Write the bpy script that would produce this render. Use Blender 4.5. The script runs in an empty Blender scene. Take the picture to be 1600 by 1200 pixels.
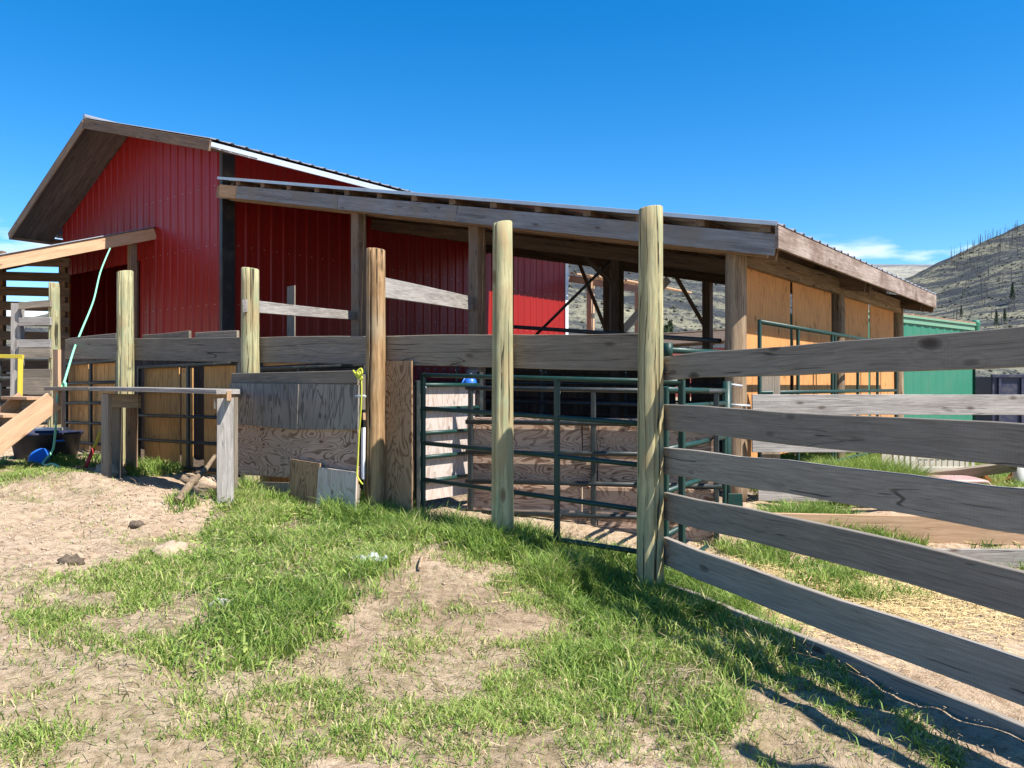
import bpy, math, random
import numpy as np
from mathutils import Vector, Matrix
random.seed(7); RNG = np.random.default_rng(11)
scene = bpy.context.scene
COL = scene.collection
R = math.radians

# ------------------------------------------------------------------ camera, sky, sun, exposure
F = 1250.0; CX, CY = 800.0, 603.0; CAMZ = 1.45
cam = bpy.data.cameras.new('camera'); cam.sensor_width = 36; cam.lens = 36*F/1600
cam.shift_y = 3/1600; cam.clip_start = .05; cam.clip_end = 12000
camo = bpy.data.objects.new('camera', cam); COL.objects.link(camo)
camo.location = (0, 0, CAMZ); camo.rotation_euler = (R(90), 0, 0); scene.camera = camo

SUN_AZ = Vector((.823, -.57)).normalized(); SUN_EL = R(54)
world = bpy.data.worlds.new('World'); scene.world = world; world.use_nodes = True
wn = world.node_tree.nodes; wl = world.node_tree.links
sky = wn.new('ShaderNodeTexSky'); sky.sky_type = 'NISHITA'; sky.sun_disc = False
sky.sun_elevation = SUN_EL; sky.sun_rotation = math.atan2(SUN_AZ.x, SUN_AZ.y)
sky.altitude = 900; sky.air_density = 1.0; sky.dust_density = .25; sky.ozone_density = 3.0
bg = wn['Background']; bg.inputs['Strength'].default_value = .105
# thin fair-weather clouds low over the horizon, all the way round
wtc = wn.new('ShaderNodeTexCoord'); wmap = wn.new('ShaderNodeMapping'); wmap.inputs['Scale'].default_value = (5, 5, 22)
wno = wn.new('ShaderNodeTexNoise'); wno.inputs['Scale'].default_value = 1.3; wno.inputs['Detail'].default_value = 7
wra = wn.new('ShaderNodeValToRGB'); wra.color_ramp.elements[0].position = .47; wra.color_ramp.elements[1].position = .62
wsep = wn.new('ShaderNodeSeparateXYZ')
wband = wn.new('ShaderNodeMapRange'); wband.inputs[1].default_value = .178; wband.inputs[2].default_value = .148
wmul = wn.new('ShaderNodeMath'); wmul.operation = 'MULTIPLY'
wmx = wn.new('ShaderNodeMix'); wmx.data_type = 'RGBA'; wmx.inputs[7].default_value = (6.2, 6.5, 7.0, 1)
whs = wn.new('ShaderNodeHueSaturation'); whs.inputs['Saturation'].default_value = 1.42
wl.new(wtc.outputs['Generated'], wmap.inputs['Vector']); wl.new(wmap.outputs[0], wno.inputs['Vector'])
wl.new(wno.outputs['Fac'], wra.inputs['Fac']); wl.new(wtc.outputs['Generated'], wsep.inputs[0])
wl.new(wsep.outputs['Z'], wband.inputs[0]); wl.new(wra.outputs[0], wmul.inputs[0]); wl.new(wband.outputs[0], wmul.inputs[1])
wl.new(wmul.outputs[0], wmx.inputs[0]); wl.new(sky.outputs[0], whs.inputs['Color']); wl.new(whs.outputs[0], wmx.inputs[6])
wl.new(wmx.outputs[2], bg.inputs['Color'])

sd = bpy.data.lights.new('sun', 'SUN'); sd.energy = 5.0; sd.angle = R(.5); sd.color = (1, .955, .88)
so = bpy.data.objects.new('sun', sd); COL.objects.link(so)
S = Vector((SUN_AZ.x*math.cos(SUN_EL), SUN_AZ.y*math.cos(SUN_EL), math.sin(SUN_EL)))
so.rotation_euler = (-S).to_track_quat('-Z', 'Y').to_euler(); so.location = (6, -6, 20)
scene.cycles.max_bounces = 6; scene.cycles.diffuse_bounces = 3; scene.cycles.glossy_bounces = 2; scene.cycles.transmission_bounces = 2
vs = scene.view_settings; vs.view_transform = 'Standard'; vs.look = 'None'; vs.exposure = 1.05; vs.gamma = 1

# ------------------------------------------------------------------ frames of reference
U = Vector((.787, -.617, 0)); V = Vector((.617, .787, 0)); Z = Vector((0, 0, 1))
O = Vector((2.63, 9.4, 0))                       # corner post of the lean-to
def P(t, s, z=0): return O - U*t + V*s + Z*z      # t: along the gable to the left, s: along the barn, away
FL = Vector((-.801, .599, 0)); FN = Vector((-.599, -.801, 0)); FO = Vector((1.04, 6.0, 0))   # corral fence line
def FP(a, b=0, z=0): return FO + FL*a + FN*b + Z*z                                          # b: towards the camera
def at(px, py, Y): return Vector(((px-CX)/F*Y, Y, CAMZ-(py-CY)/F*Y))
def fence_a(px, b=0):                             # where a sight line meets the fence line (or a plane b in front of it)
    r = (px-CX)/F; q = FO+FN*b
    return (q.x - r*q.y)/(r*FL.y - FL.x)

# ------------------------------------------------------------------ noise and terrain
_lat = np.random.default_rng(3).random((256, 256))
def vnoise(x, y):
    xi = np.floor(x).astype(int); yi = np.floor(y).astype(int); fx = x-xi; fy = y-yi
    fx = fx*fx*(3-2*fx); fy = fy*fy*(3-2*fy)
    a = _lat[xi & 255, yi & 255]; b = _lat[(xi+1) & 255, yi & 255]; c = _lat[xi & 255, (yi+1) & 255]; d = _lat[(xi+1) & 255, (yi+1) & 255]
    return (a*(1-fx)+b*fx)*(1-fy)+(c*(1-fx)+d*fx)*fy
def fbm(x, y, o=4):
    s = 0; amp = .5
    for k in range(o):
        s = s+amp*(vnoise(x*2**k+17.3*k, y*2**k+9.1*k)-.5); amp *= .5
    return s
def gz(x, y, fine=True):
    x = np.asarray(x, float); y = np.asarray(y, float)
    a = (x-FO.x)*FL.x+(y-FO.y)*FL.y
    z = np.interp(a, [-1, 0, 1.39, 2.95, 4.95, 7.7, 9.8, 12], [-.12, -.12, .10, .20, .29, .44, .52, .58])
    def g(cx, cy, sx, sy, h, r=0):
        c, s_ = math.cos(r), math.sin(r); dx = x-cx; dy = y-cy
        return h*np.exp(-((dx*c+dy*s_)/sx)**2-((-dx*s_+dy*c)/sy)**2)
    z = z+g(-4.5, 8.15, 1.25, .62, .24, -.25)+g(-3.0, 7.6, .8, .5, .10)+g(-3.64, 8.5, .85, .36, -.27, -.64)+g(-3.1, 8.0, .5, .25, .08)+g(-6.6, 9.3, 1.2, .6, .08)
    z = z+g(-2.75, 8.35, .22, .18, .10)+g(.95, 5.85, .6, .45, -.08)
    def ss(a_, b_, q): w = np.clip((q-a_)/(b_-a_), 0, 1); return w*w*(3-2*w)
    z = z+.125*ss(7.0, 7.4, y)*ss(1.9, 2.5, x)*(1-ss(14, 24, y))*(1-ss(14, 24, x))
    near = np.clip(1-(np.hypot(x, y-6)-14)/20, 0, 1)
    if fine:
        z = z+near*(.09*fbm(x*.9, y*.9, 3)+.06*fbm(x*5, y*5, 4))
        z = z-near*.20*np.clip(vnoise(x*4.3+3, y*4.3)-.72, 0, 1)-near*.05*np.clip(vnoise(x*7.7, y*7.7+11)-.7, 0, 1)
        dirt = np.exp(-((x+3.6)/2.2)**2-((y-7.0)/1.8)**2)
        z = z+dirt*.07*np.abs(fbm(x*9, y*9, 3))
    return z
def G(x, y): return float(gz(np.array([x]), np.array([y]))[0])
def ground_px(px, py):                            # the ground point seen at a pixel
    Y = 5.0
    for _ in range(30):
        Y = .5*Y+.5*(CAMZ-float(gz((px-CX)/F*Y, Y, False)))*F/(py-CY)
    return ((px-CX)/F*Y, Y)

# ------------------------------------------------------------------ material nodes
class NT:
    def __init__(s, name, rough=.8, spec=.3):
        s.m = bpy.data.materials.new(name); s.m.use_nodes = True
        s.n = s.m.node_tree.nodes; s.l = s.m.node_tree.links; s.b = s.n['Principled BSDF']
        s.b.inputs['Roughness'].default_value = rough; s.b.inputs['Specular IOR Level'].default_value = spec
    def put(s, v, sock):
        if isinstance(v, (int, float)): sock.default_value = v
        elif isinstance(v, tuple): sock.default_value = v if len(v) != 3 or sock.type != 'RGBA' else v+(1,)
        else: s.l.new(v, sock)
    def math(s, op, a, b=0.0, c=None, clamp=False):
        n = s.n.new('ShaderNodeMath'); n.operation = op; n.use_clamp = clamp
        s.put(a, n.inputs[0]); s.put(b, n.inputs[1])
        if c is not None: s.put(c, n.inputs[2])
        return n.outputs[0]
    def coords(s, rand=True):
        tc = s.n.new('ShaderNodeTexCoord').outputs['Object']
        if not rand: return tc
        oi = s.n.new('ShaderNodeObjectInfo'); s.rnd = oi.outputs['Random']
        v = s.n.new('ShaderNodeVectorMath'); v.operation = 'MULTIPLY_ADD'
        cb = s.n.new('ShaderNodeCombineXYZ')
        for k, f in enumerate((61., 37., 23.)): s.put(s.math('MULTIPLY', s.rnd, f), cb.inputs[k])
        v.inputs[1].default_value = (1, 1, 1); s.put(tc, v.inputs[0]); s.put(cb.outputs[0], v.inputs[2])
        return v.outputs[0]
    def mapp(s, v, sc, rot=(0, 0, 0)):
        m = s.n.new('ShaderNodeMapping'); s.put(v, m.inputs[0]); m.inputs['Scale'].default_value = sc; m.inputs['Rotation'].default_value = rot
        return m.outputs[0]
    def noise(s, v, scale, detail=4, rough=.5, dist=0):
        n = s.n.new('ShaderNodeTexNoise'); s.put(v, n.inputs['Vector'])
        n.inputs['Scale'].default_value = scale; n.inputs['Detail'].default_value = detail
        n.inputs['Roughness'].default_value = rough; n.inputs['Distortion'].default_value = dist
        return n.outputs['Fac']
    def voro(s, v, scale, feat='F1'):
        n = s.n.new('ShaderNodeTexVoronoi'); s.put(v, n.inputs['Vector']); n.inputs['Scale'].default_value = scale; n.feature = feat
        return n.outputs['Distance']
    def mr(s, v, a, b, c=0., d=1.):
        n = s.n.new('ShaderNodeMapRange'); s.put(v, n.inputs[0])
        for k, q in enumerate((a, b, c, d)): n.inputs[k+1].default_value = q
        return n.outputs[0]
    def mix(s, f, a, b, mode='MIX'):
        n = s.n.new('ShaderNodeMix'); n.data_type = 'RGBA'; n.blend_type = mode
        s.put(f, n.inputs[0]); s.put(a, n.inputs[6]); s.put(b, n.inputs[7])
        return n.outputs[2]
    def attr(s, name):
        n = s.n.new('ShaderNodeAttribute'); n.attribute_name = name; return n
    def bump(s, h, strength=.4, dist=.01):
        n = s.n.new('ShaderNodeBump'); n.inputs['Strength'].default_value = strength; n.inputs['Distance'].default_value = dist
        s.put(h, n.inputs['Height']); s.l.new(n.outputs[0], s.b.inputs['Normal'])
    def base(s, c): s.put(c, s.b.inputs['Base Color'])

def wood(name, light, dark, crack=.75, knot=(.10, .07, .05), rough=.85, stain=None, saw=0, vary=.35, lichen=None, fine=1.0, broad=.5, con=(.46, .68), ks=.115, cs=.2, ct=.70, cwid=.006):
    """grain runs along local X"""
    t = NT(name, rough, .25); c = t.coords()
    warp = t.noise(t.mapp(c, (1.2, 5, 5)), 1.0, 2)
    cv = t.n.new('ShaderNodeVectorMath'); cv.operation = 'MULTIPLY_ADD'; t.put(warp, cv.inputs[0]); cv.inputs[1].default_value = (0, .07, .07); t.put(c, cv.inputs[2])
    c2 = cv.outputs[0]
    k = t.voro(t.mapp(c2, (1.9, 3.0, 4.6)), 1.0)
    knots = t.mr(k, ks, ks*.45)
    rings = t.math('SINE', t.math('MULTIPLY', k, 70.))
    halo = t.math('MULTIPLY', t.mr(k, .36, .06), t.mr(rings, -.2, 1))
    g1 = t.noise(t.mapp(c2, (1.6, 34*fine, 34*fine)), 2.0, 5, .68)
    g2 = t.noise(t.mapp(c2, (.5, 8, 8)), 1.6, 4, .6)
    gr = t.math('ADD', t.math('MULTIPLY', g1, 1.12-broad), t.math('MULTIPLY', g2, broad))
    col = t.mix(t.mr(gr, *con), dark, light)
    pat = t.noise(c, 2.1, 3, .6)
    if stain: col = t.mix(t.mr(pat, .45, .72), col, stain)
    if lichen: col = t.mix(t.math('MULTIPLY', t.mr(t.noise(t.mapp(c, (1.3, 6, 6)), 2.2, 6, .7), .5, .68), .75), col, lichen)
    col = t.mix(t.math('MULTIPLY', halo, .45), col, tuple(x*.9 for x in dark))
    col = t.mix(t.math('MULTIPLY', knots, .85), col, knot)
    ck = t.noise(t.mapp(c2, (.42, 34, 34)), 1.3, 2, .5)
    cl_ = t.math('ABSOLUTE', t.math('SUBTRACT', t.noise(t.mapp(c2, (cs, 9., 9.)), 1.0, 1.2, .4), .5))
    ckm = t.math('MULTIPLY', t.math('MAXIMUM', t.mr(ck, ct, ct+.03), t.math('MULTIPLY', t.mr(cl_, cwid, cwid*.35), t.mr(pat, .42, .50))), crack)
    col = t.mix(ckm, col, tuple(x*.16 for x in dark))
    if saw:
        sep = t.n.new('ShaderNodeSeparateXYZ'); t.put(c, sep.inputs[0])
        sw = t.math('SINE', t.math('ADD', t.math('MULTIPLY', sep.outputs[0], 330.), t.math('MULTIPLY', g2, 8.)))
        col = t.mix(t.math('MULTIPLY', t.mr(sw, .2, 1.), saw), col, tuple(x*.75 for x in dark))
    br = t.mr(t.rnd, 0, 1, 1-vary, 1+vary*.6)
    brc = t.n.new('ShaderNodeCombineXYZ')
    for q in range(3): t.put(br, brc.inputs[q])
    t.base(t.mix(1., col, brc.outputs[0], 'MULTIPLY'))
    t.bump(t.math('SUBTRACT', t.math('MULTIPLY', gr, .6), t.math('ADD', t.math('MULTIPLY', ckm, 1.2), t.math('MULTIPLY', knots, .3))), .55, .006)
    return t.m

def plywood(name, light, dark, n=20., lines=.95, grey=None, st=(1.0, 3.4), vary=.15, scale=1.0, kn_=.13):
    t = NT(name, .8, .25); c = t.coords()
    f = t.noise(t.mapp(c, (st[0]*scale, st[1]*scale, st[1]*scale)), 1.7, 2.0, .5, .9)
    w = t.math('SINE', t.math('MULTIPLY', f, n*6.28))
    thin = t.noise(t.mapp(c, (2, 5, 5)), 1.5, 3)
    ln = t.math('MULTIPLY', t.mr(w, .1, .8), t.math('MULTIPLY', t.mr(thin, .3, .6, .35, 1.), lines))
    g = t.noise(t.mapp(c, (1.5, 55, 55)), 2.0, 6, .65)
    col = t.mix(t.mr(g, .3, .7), tuple(x*.82 for x in light), light)
    col = t.mix(t.mr(t.noise(c, 1.5, 4), .4, .7), col, grey if grey else tuple(x*.8 for x in light))
    col = t.mix(ln, col, dark)
    kn = t.voro(t.mapp(c, (3.2, 5.2, 5.2)), 1.0)
    col = t.mix(t.mr(kn, kn_, .05, 0, .8), col, tuple(x*.5 for x in dark))
    br = t.mr(t.rnd, 0, 1, 1-vary, 1+vary); brc = t.n.new('ShaderNodeCombineXYZ')
    for q in range(3): t.put(br, brc.inputs[q])
    t.base(t.mix(1., col, brc.outputs[0], 'MULTIPLY'))
    t.bump(t.math('SUBTRACT', g, ln), .35, .003)
    return t.m

def paint(name, c, rough=.4, spec=.5, dirt=(.25, .2, .15), amt=.25, metal=0., scale=3., chips=None):
    t = NT(name, rough, spec); co = t.coords(); t.b.inputs['Metallic'].default_value = metal
    n1 = t.noise(co, scale, 6, .65)
    col = t.mix(t.math('MULTIPLY', t.mr(n1, .48, .75), amt), c, dirt)
    if chips:
        n2 = t.noise(co, 26., 4, .7); col = t.mix(t.mr(n2, .66, .70), col, chips)
    t.base(col); t.put(t.mr(n1, .3, .8, rough*.8, min(1, rough*1.5)), t.b.inputs['Roughness'])
    t.bump(n1, .08, .003)
    return t.m

M = {}
M['grey'] = wood('weathered_grey_wood', (.315, .262, .20), (.135, .108, .08), stain=(.21, .178, .14), broad=.35, con=(.42, .72), fine=1.3)
M['rail'] = wood('weathered_rail_wood', (.32, .28, .232), (.175, .148, .12), crack=.75, knot=(.05, .037, .028), saw=.10, vary=.2, fine=1.5, broad=.3, con=(.40, .72), ks=.15)
M['grey_lit'] = wood('sunlit_grey_wood', (.42, .385, .345), (.22, .20, .18), saw=.12, crack=.5, vary=.12)  # paler copy of the grey wood; sunlight on boards is in its colour
M['brown'] = wood('brown_timber', (.30, .195, .12), (.14, .085, .052), stain=(.20, .14, .10), crack=.7)
M['dark'] = wood('dark_timber', (.15, .105, .075), (.07, .05, .038))  # dark copy of brown timber, with shade of soffits and inner rows painted in
M['fresh'] = wood('fresh_lumber', (.55, .36, .22), (.40, .245, .14), crack=.25, knot=(.2, .1, .05), vary=.15)
M['fascia'] = wood('faded_fascia', (.30, .29, .28), (.16, .15, .145), stain=(.24, .20, .16), crack=.5, vary=.1)
M['eave'] = wood('stained_eave_board', (.36, .29, .25), (.18, .13, .10), stain=(.13, .08, .06), crack=.4, vary=.1)
M['post_green'] = wood('treated_post', (.50, .45, .25), (.26, .235, .125), stain=(.36, .27, .14), lichen=(.24, .30, .18), knot=(.16, .10, .05), crack=1., fine=.8, vary=.12, cs=.10, ks=.15, ct=.655, cwid=.022, con=(.48, .66))
M['post_orange'] = wood('peeled_post', (.42, .265, .13), (.20, .115, .052), stain=(.34, .26, .16), knot=(.14, .07, .03), crack=1., fine=.8, vary=.1, cs=.10, ks=.15, ct=.655, cwid=.022, con=(.48, .66))
M['log'] = wood('log_post', (.33, .235, .15), (.17, .115, .07), crack=1., fine=.7)
M['ply_swirl'] = plywood('swirl_plywood', (.50, .345, .255), (.15, .08, .052), n=14, grey=(.38, .285, .22), st=(1.1, 2.9))
M['ply_brown'] = plywood('brown_plywood', (.35, .215, .12), (.10, .05, .026), n=14)
M['ply_lit'] = plywood('sunlit_plywood', (.52, .43, .37), (.27, .185, .14), n=9, lines=.6, grey=(.46, .40, .36))  # sunlight on these sheets is mixed into the pale base colour
M['ply_orange'] = plywood('orange_plywood', (.64, .30, .105), (.26, .095, .03), n=7, lines=.45, st=(.6, 5), vary=.1, kn_=.2)
M['ply_panel'] = plywood('tan_plywood', (.60, .325, .12), (.24, .115, .045), n=7, lines=.6, st=(.5, 5.5), vary=.2)
M['ply_grey'] = plywood('grey_plywood', (.25, .225, .195), (.08, .07, .06), n=9, lines=.85, grey=(.15, .137, .122), vary=.1, st=(.55, 4.6))
t = NT('red_steel_siding', .42, .3); c = t.coords(False)
n1 = t.noise(t.mapp(c, (7, 7, .35)), 1.0, 5, .6); n2 = t.noise(c, .9, 4, .6); n3 = t.noise(c, 40., 3, .7)
col = t.mix(t.mr(n1, .5, .75, 0, .55), (.275, .011, .008), (.17, .014, .012)); col = t.mix(t.mr(n2, .5, .75, 0, .5), col, (.255, .015, .013)); col = t.mix(t.mr(n3, .68, .76, 0, .4), col, (.26, .12, .09))
t.base(col); t.put(t.mr(n1, .3, .8, .3, .6), t.b.inputs['Roughness']); t.bump(n2, .25, .05); M['red'] = t.m
M['black'] = paint('black_trim', (.018, .018, .022), .45)
M['roof'] = paint('grey_steel_roof', (.34, .35, .38), .4, .5, (.25, .2, .17), .5, .3)
M['white_trim'] = paint('white_trim', (.72, .72, .73), .45, .5, (.4, .37, .33), .3)
M['pipe'] = paint('green_pipe', (.008, .038, .031), .42, .35, (.03, .04, .03), .4, 0., 7.)
M['pipe_dark'] = paint('dark_pipe', (.014, .02, .021), .45, .5, (.08, .07, .055), .5, 0., 7.)
M['green_metal'] = paint('green_metal', (.022, .15, .09), .5, .4, (.06, .14, .09), .5, 0, 2.)
M['pale_green'] = paint('pale_green_edge', (.12, .26, .17), .6)
M['blue'] = paint('blue_plastic', (.012, .12, .50), .4, .5, (.1, .15, .3), .3)
M['navy'] = paint('navy_steel', (.016, .02, .05), .5)
M['yellow'] = paint('yellow_paint', (.52, .40, .03), .6)
M['rope_y'] = paint('yellow_rope', (.46, .48, .035), .8)
M['rope_g'] = paint('mint_rope', (.22, .60, .38), .75)
M['rust'] = paint('rust', (.35, .13, .045), .85, .2, (.15, .06, .03), .8, 0, 8)
M['galv'] = paint('galvanised', (.55, .57, .58), .4, .5, (.3, .3, .3), .4, .5)
M['beige'] = paint('beige_plastic', (.55, .50, .42), .6, .3, (.35, .3, .22), .5)
M['bag'] = paint('bag_film', (.42, .44, .44), .35)
M['white'] = paint('white_plastic', (.50, .50, .46), .6, .3, (.5, .47, .4), .4)
M['pink'] = paint('faded_pink_vinyl', (.40, .24, .22), .5, .4, (.5, .4, .36), .5)
M['shed_red'] = paint('barn_red_boards', (.22, .035, .03), .7)
M['glass'] = paint('dark_glass', (.03, .04, .05), .1)
M['redpaint'] = paint('red_paint', (.45, .03, .025), .5)
M['bark'] = wood('stick_bark', (.34, .25, .16), (.18, .125, .08), crack=.8)

# ------------------------------------------------------------------ object helpers
def tag(o, label=None, cat=None, group=None, kind=None):
    if label: o['label'] = label
    if cat: o['category'] = cat
    if group: o['group'] = group
    if kind: o['kind'] = kind
    return o
def thing(name, label, cat, loc, group=None):
    o = bpy.data.objects.new(name, None); COL.objects.link(o); o.location = loc; o.empty_display_size = .1
    return tag(o, label, cat, group)
def root_loc(o):
    v = Vector((0, 0, 0))
    while o is not None: v = v+(o.matrix_basis.translation if o.type != 'EMPTY' else o.location); o = o.parent
    return v
def link(name, me, mat, parent=None, mw=None):
    o = bpy.data.objects.new(name, me); COL.objects.link(o)
    if mat and not me.materials: me.materials.append(M[mat] if isinstance(mat, str) else mat)
    mw = mw or Matrix()
    if parent is not None:
        o.parent = parent
        pw = WORLD.get(parent.name) or Matrix.Translation(parent.location)
        o.matrix_basis = pw.inverted() @ mw
    else: o.matrix_basis = mw
    WORLD[o.name] = mw.copy()
    return o
WORLD = {}
def mesh(name, vs_, fs, smooth=False):
    me = bpy.data.meshes.new(name); me.from_pydata([tuple(v) for v in vs_], [], fs); me.update()
    if smooth: me.shade_smooth()
    return me
def board_mesh(L, w, th, seg=3, bow=.004, bev=.004, seed=0, taper=1.0):
    r = random.Random(seed); vs_ = []; fs = []
    b = min(bev, th*.3, w*.3); h, q = w/2, th/2
    prof = [(-q+b, -h), (q-b, -h), (q, -h+b), (q, h-b), (q-b, h), (-q+b, h), (-q, h-b), (-q, -h+b)]
    ph, a1, a2 = r.uniform(0, 6), r.uniform(-1, 1)*bow, r.uniform(-1, 1)*bow*1.3
    for i in range(seg+1):
        u = i/seg; k = 1+(taper-1)*u
        dy = a1*math.sin(math.pi*u); dz = a2*math.sin(math.pi*u)+r.uniform(-1, 1)*bow*.35
        e = (r.uniform(-1, 1)*.006 if i in (0, seg) else 0)
        for (y, z) in prof: vs_.append((L*u+e*(z/h), y+dy, z*k+dz))
    for i in range(seg):
        for j in range(8):
            a, c = i*8+j, i*8+(j+1) % 8; fs.append((a, c, c+8, a+8))
    fs.append(tuple(range(7, -1, -1))); fs.append(tuple(range(seg*8, seg*8+8)))
    return mesh('board', vs_, fs)
_seed = [0]
def frame(p0, p1, nrm):
    X = (p1-p0).normalized(); n = Vector(nrm); Yv = (n-X*n.dot(X)).normalized(); Zv = X.cross(Yv)
    m = Matrix((X, Yv, Zv)).transposed().to_4x4(); m.translation = p0
    return m
def board(name, p0, p1, w, th, mat, parent=None, nrm=(0, -1, 0), seg=3, bow=.004, taper=1.0, bev=.004):
    p0 = Vector(p0); p1 = Vector(p1); _seed[0] += 1
    return link(name, board_mesh((p1-p0).length, w, th, seg, bow, bev, _seed[0], taper), mat, parent, frame(p0, p1, nrm))
def log_mesh(L, r0, r1, n=18, seg=9, rough=.03, seed=0, dome=.15):
    r = random.Random(seed); vs_ = []; fs = []; o1, o2 = r.uniform(0, 9), r.uniform(0, 9)
    crk = r.choice([0, 2, 4, n-2, n-4, n-6])
    for i in range(seg+1):
        u = i/seg; rad = r0+(r1-r0)*u; dy = rough*.35*math.sin(u*3+o1)*r0*2; dz = rough*.35*math.sin(u*4+o2)*r0*2
        for j in range(n):
            a = 2*math.pi*j/n; q = rad*(1+rough*(math.sin(2*a+o1)*.6+math.sin(3*a+u*2+o2)*.5+r.uniform(-.4, .4)))
            if n > 20 and j == (crk+(1 if u > .62 and seed % 2 else 0)) % n: q *= .84 if .12 < u else .96
            if n > 20 and j == (crk+n//9) % n and u < .55: q *= .90
            vs_.append((L*u, q*math.cos(a)+dy, q*math.sin(a)+dz))
    for i in range(seg):
        for j in range(n):
            a, c = i*n+j, i*n+(j+1) % n; fs.append((a, c, c+n, a+n))
    sl_ = r.uniform(-.16, .16)
    for j in range(n): v = vs_[seg*n+j]; vs_[seg*n+j] = (v[0]+sl_*v[2], v[1], v[2])
    base = len(vs_)                                # slightly chamfered top
    for j in range(n):
        v = vs_[seg*n+j]; vs_.append((L+r0*dome*.5+sl_*v[2], v[1]*.9, v[2]*.9))
    for j in range(n): fs.append((seg*n+j, seg*n+(j+1) % n, base+(j+1) % n, base+j))
    fs.append(tuple(range(base, base+n))); fs.append(tuple(range(n-1, -1, -1)))
    me = mesh('log', vs_, fs); 
    for p in me.polygons: p.use_smooth = len(p.vertices) == 4
    if n > 20:
        for k, p in enumerate(me.polygons):
            if k < seg*n and (k % n in (crk, (crk-1) % n)): p.use_smooth = False
    return me
def log(name, p0, p1, r0, r1, mat, parent=None, rough=.03, n=18, seg=9, dome=.15):
    p0 = Vector(p0); p1 = Vector(p1); _seed[0] += 1
    d = (p1-p0).normalized(); nr = (0, -1, 0) if abs(d.y) < .9 else (1, 0, 0)
    return link(name, log_mesh((p1-p0).length, r0, r1, n, seg, rough, _seed[0], dome), mat, parent, frame(p0, p1, nr))
def tube_geo(pts, r, n=10, taper=None):
    pts = [Vector(p) for p in pts]; vs_ = []; fs = []; prev = None
    for i, p in enumerate(pts):
        d = (pts[min(i+1, len(pts)-1)]-pts[max(i-1, 0)]).normalized()
        if prev is None:
            prev = d.orthogonal().normalized()
        e = (prev-d*prev.dot(d)).normalized(); prev = e; f = d.cross(e)
        rr = r if taper is None else r*taper[i]
        for j in range(n):
            a = 2*math.pi*j/n; vs_.append(p+e*(rr*math.cos(a))+f*(rr*math.sin(a)))
    for i in range(len(pts)-1):
        for j in range(n):
            a, c = i*n+j, i*n+(j+1) % n; fs.append((a, c, c+n, a+n))
    fs.append(tuple(range(n-1, -1, -1))); fs.append(tuple(range(len(vs_)-n, len(vs_))))
    return vs_, fs
def tube(name, pts, r, mat, parent=None, n=10, taper=None):
    pts = [Vector(p) for p in pts]; o0 = pts[0]
    vs_, fs = tube_geo([p-o0 for p in pts], r, n, taper)
    me = mesh('tube', vs_, fs)
    for p in me.polygons: p.use_smooth = len(p.vertices) == 4
    return link(name, me, mat, parent, Matrix.Translation(o0))
def lathe(name, prof, loc, mat, parent=None, n=28, rot=None):
    vs_ = []; fs = []
    for (r_, z_) in prof:
        for j in range(n):
            a = 2*math.pi*j/n; vs_.append((r_*math.cos(a), r_*math.sin(a), z_))
    for i in range(len(prof)-1):
        for j in range(n):
            a, c = i*n+j, i*n+(j+1) % n; fs.append((a, c, c+n, a+n))
    me = mesh('lathe', vs_, fs, True)
    mw = Matrix.Translation(Vector(loc))
    if rot: mw = mw @ rot
    return link(name, me, mat, parent, mw)
def spline(pts, n=8):
    P_ = [Vector(p) for p in pts]; out = []
    for i in range(len(P_)-1):
        a, b, c, d = P_[max(i-1, 0)], P_[i], P_[i+1], P_[min(i+2, len(P_)-1)]
        for k in range(n):
            t = k/n
            out.append(.5*((2*b)+(c-a)*t+(2*a-5*b+4*c-d)*t*t+(3*b-a-3*c+d)*t**3))
    out.append(P_[-1]); return out

# ------------------------------------------------------------------ GROUND
def axis(lo, hi, step, far):
    core = np.arange(lo, hi+1e-6, step); g = step*1.35**np.arange(1, 40); g = np.cumsum(g); g = g[g < far]
    return np.concatenate([(lo-g)[::-1], core, hi+g])
gx = axis(-8, 7, .05, 5200); gy = axis(2, 13, .05, 5200)
X_, Y_ = np.meshgrid(gx, gy, indexing='ij'); Zg = gz(X_, Y_)
nx, ny = len(gx), len(gy)
vv = np.stack([X_, Y_, Zg], -1).reshape(-1, 3)
ii = np.arange(nx*ny).reshape(nx, ny)
ff = np.stack([ii[:-1, :-1], ii[1:, :-1], ii[1:, 1:], ii[:-1, 1:]], -1).reshape(-1, 4)
def np_mesh(name, v, f):
    me = bpy.data.meshes.new(name); k = f.shape[1]
    me.vertices.add(len(v)); me.vertices.foreach_set('co', np.ascontiguousarray(v, dtype=np.float32).ravel())
    me.loops.add(f.size); me.loops.foreach_set('vertex_index', np.ascontiguousarray(f, dtype=np.int32).ravel())
    me.polygons.add(len(f)); me.polygons.foreach_set('loop_start', np.arange(0, f.size, k, dtype=np.int32))
    me.polygons.foreach_set('loop_total', np.full(len(f), k, dtype=np.int32)); me.update(calc_edges=True)
    return me
def sstep_(a, b, x):
    u = np.clip((x-a)/(b-a), 0, 1); return u*u*(3-2*u)
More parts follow.
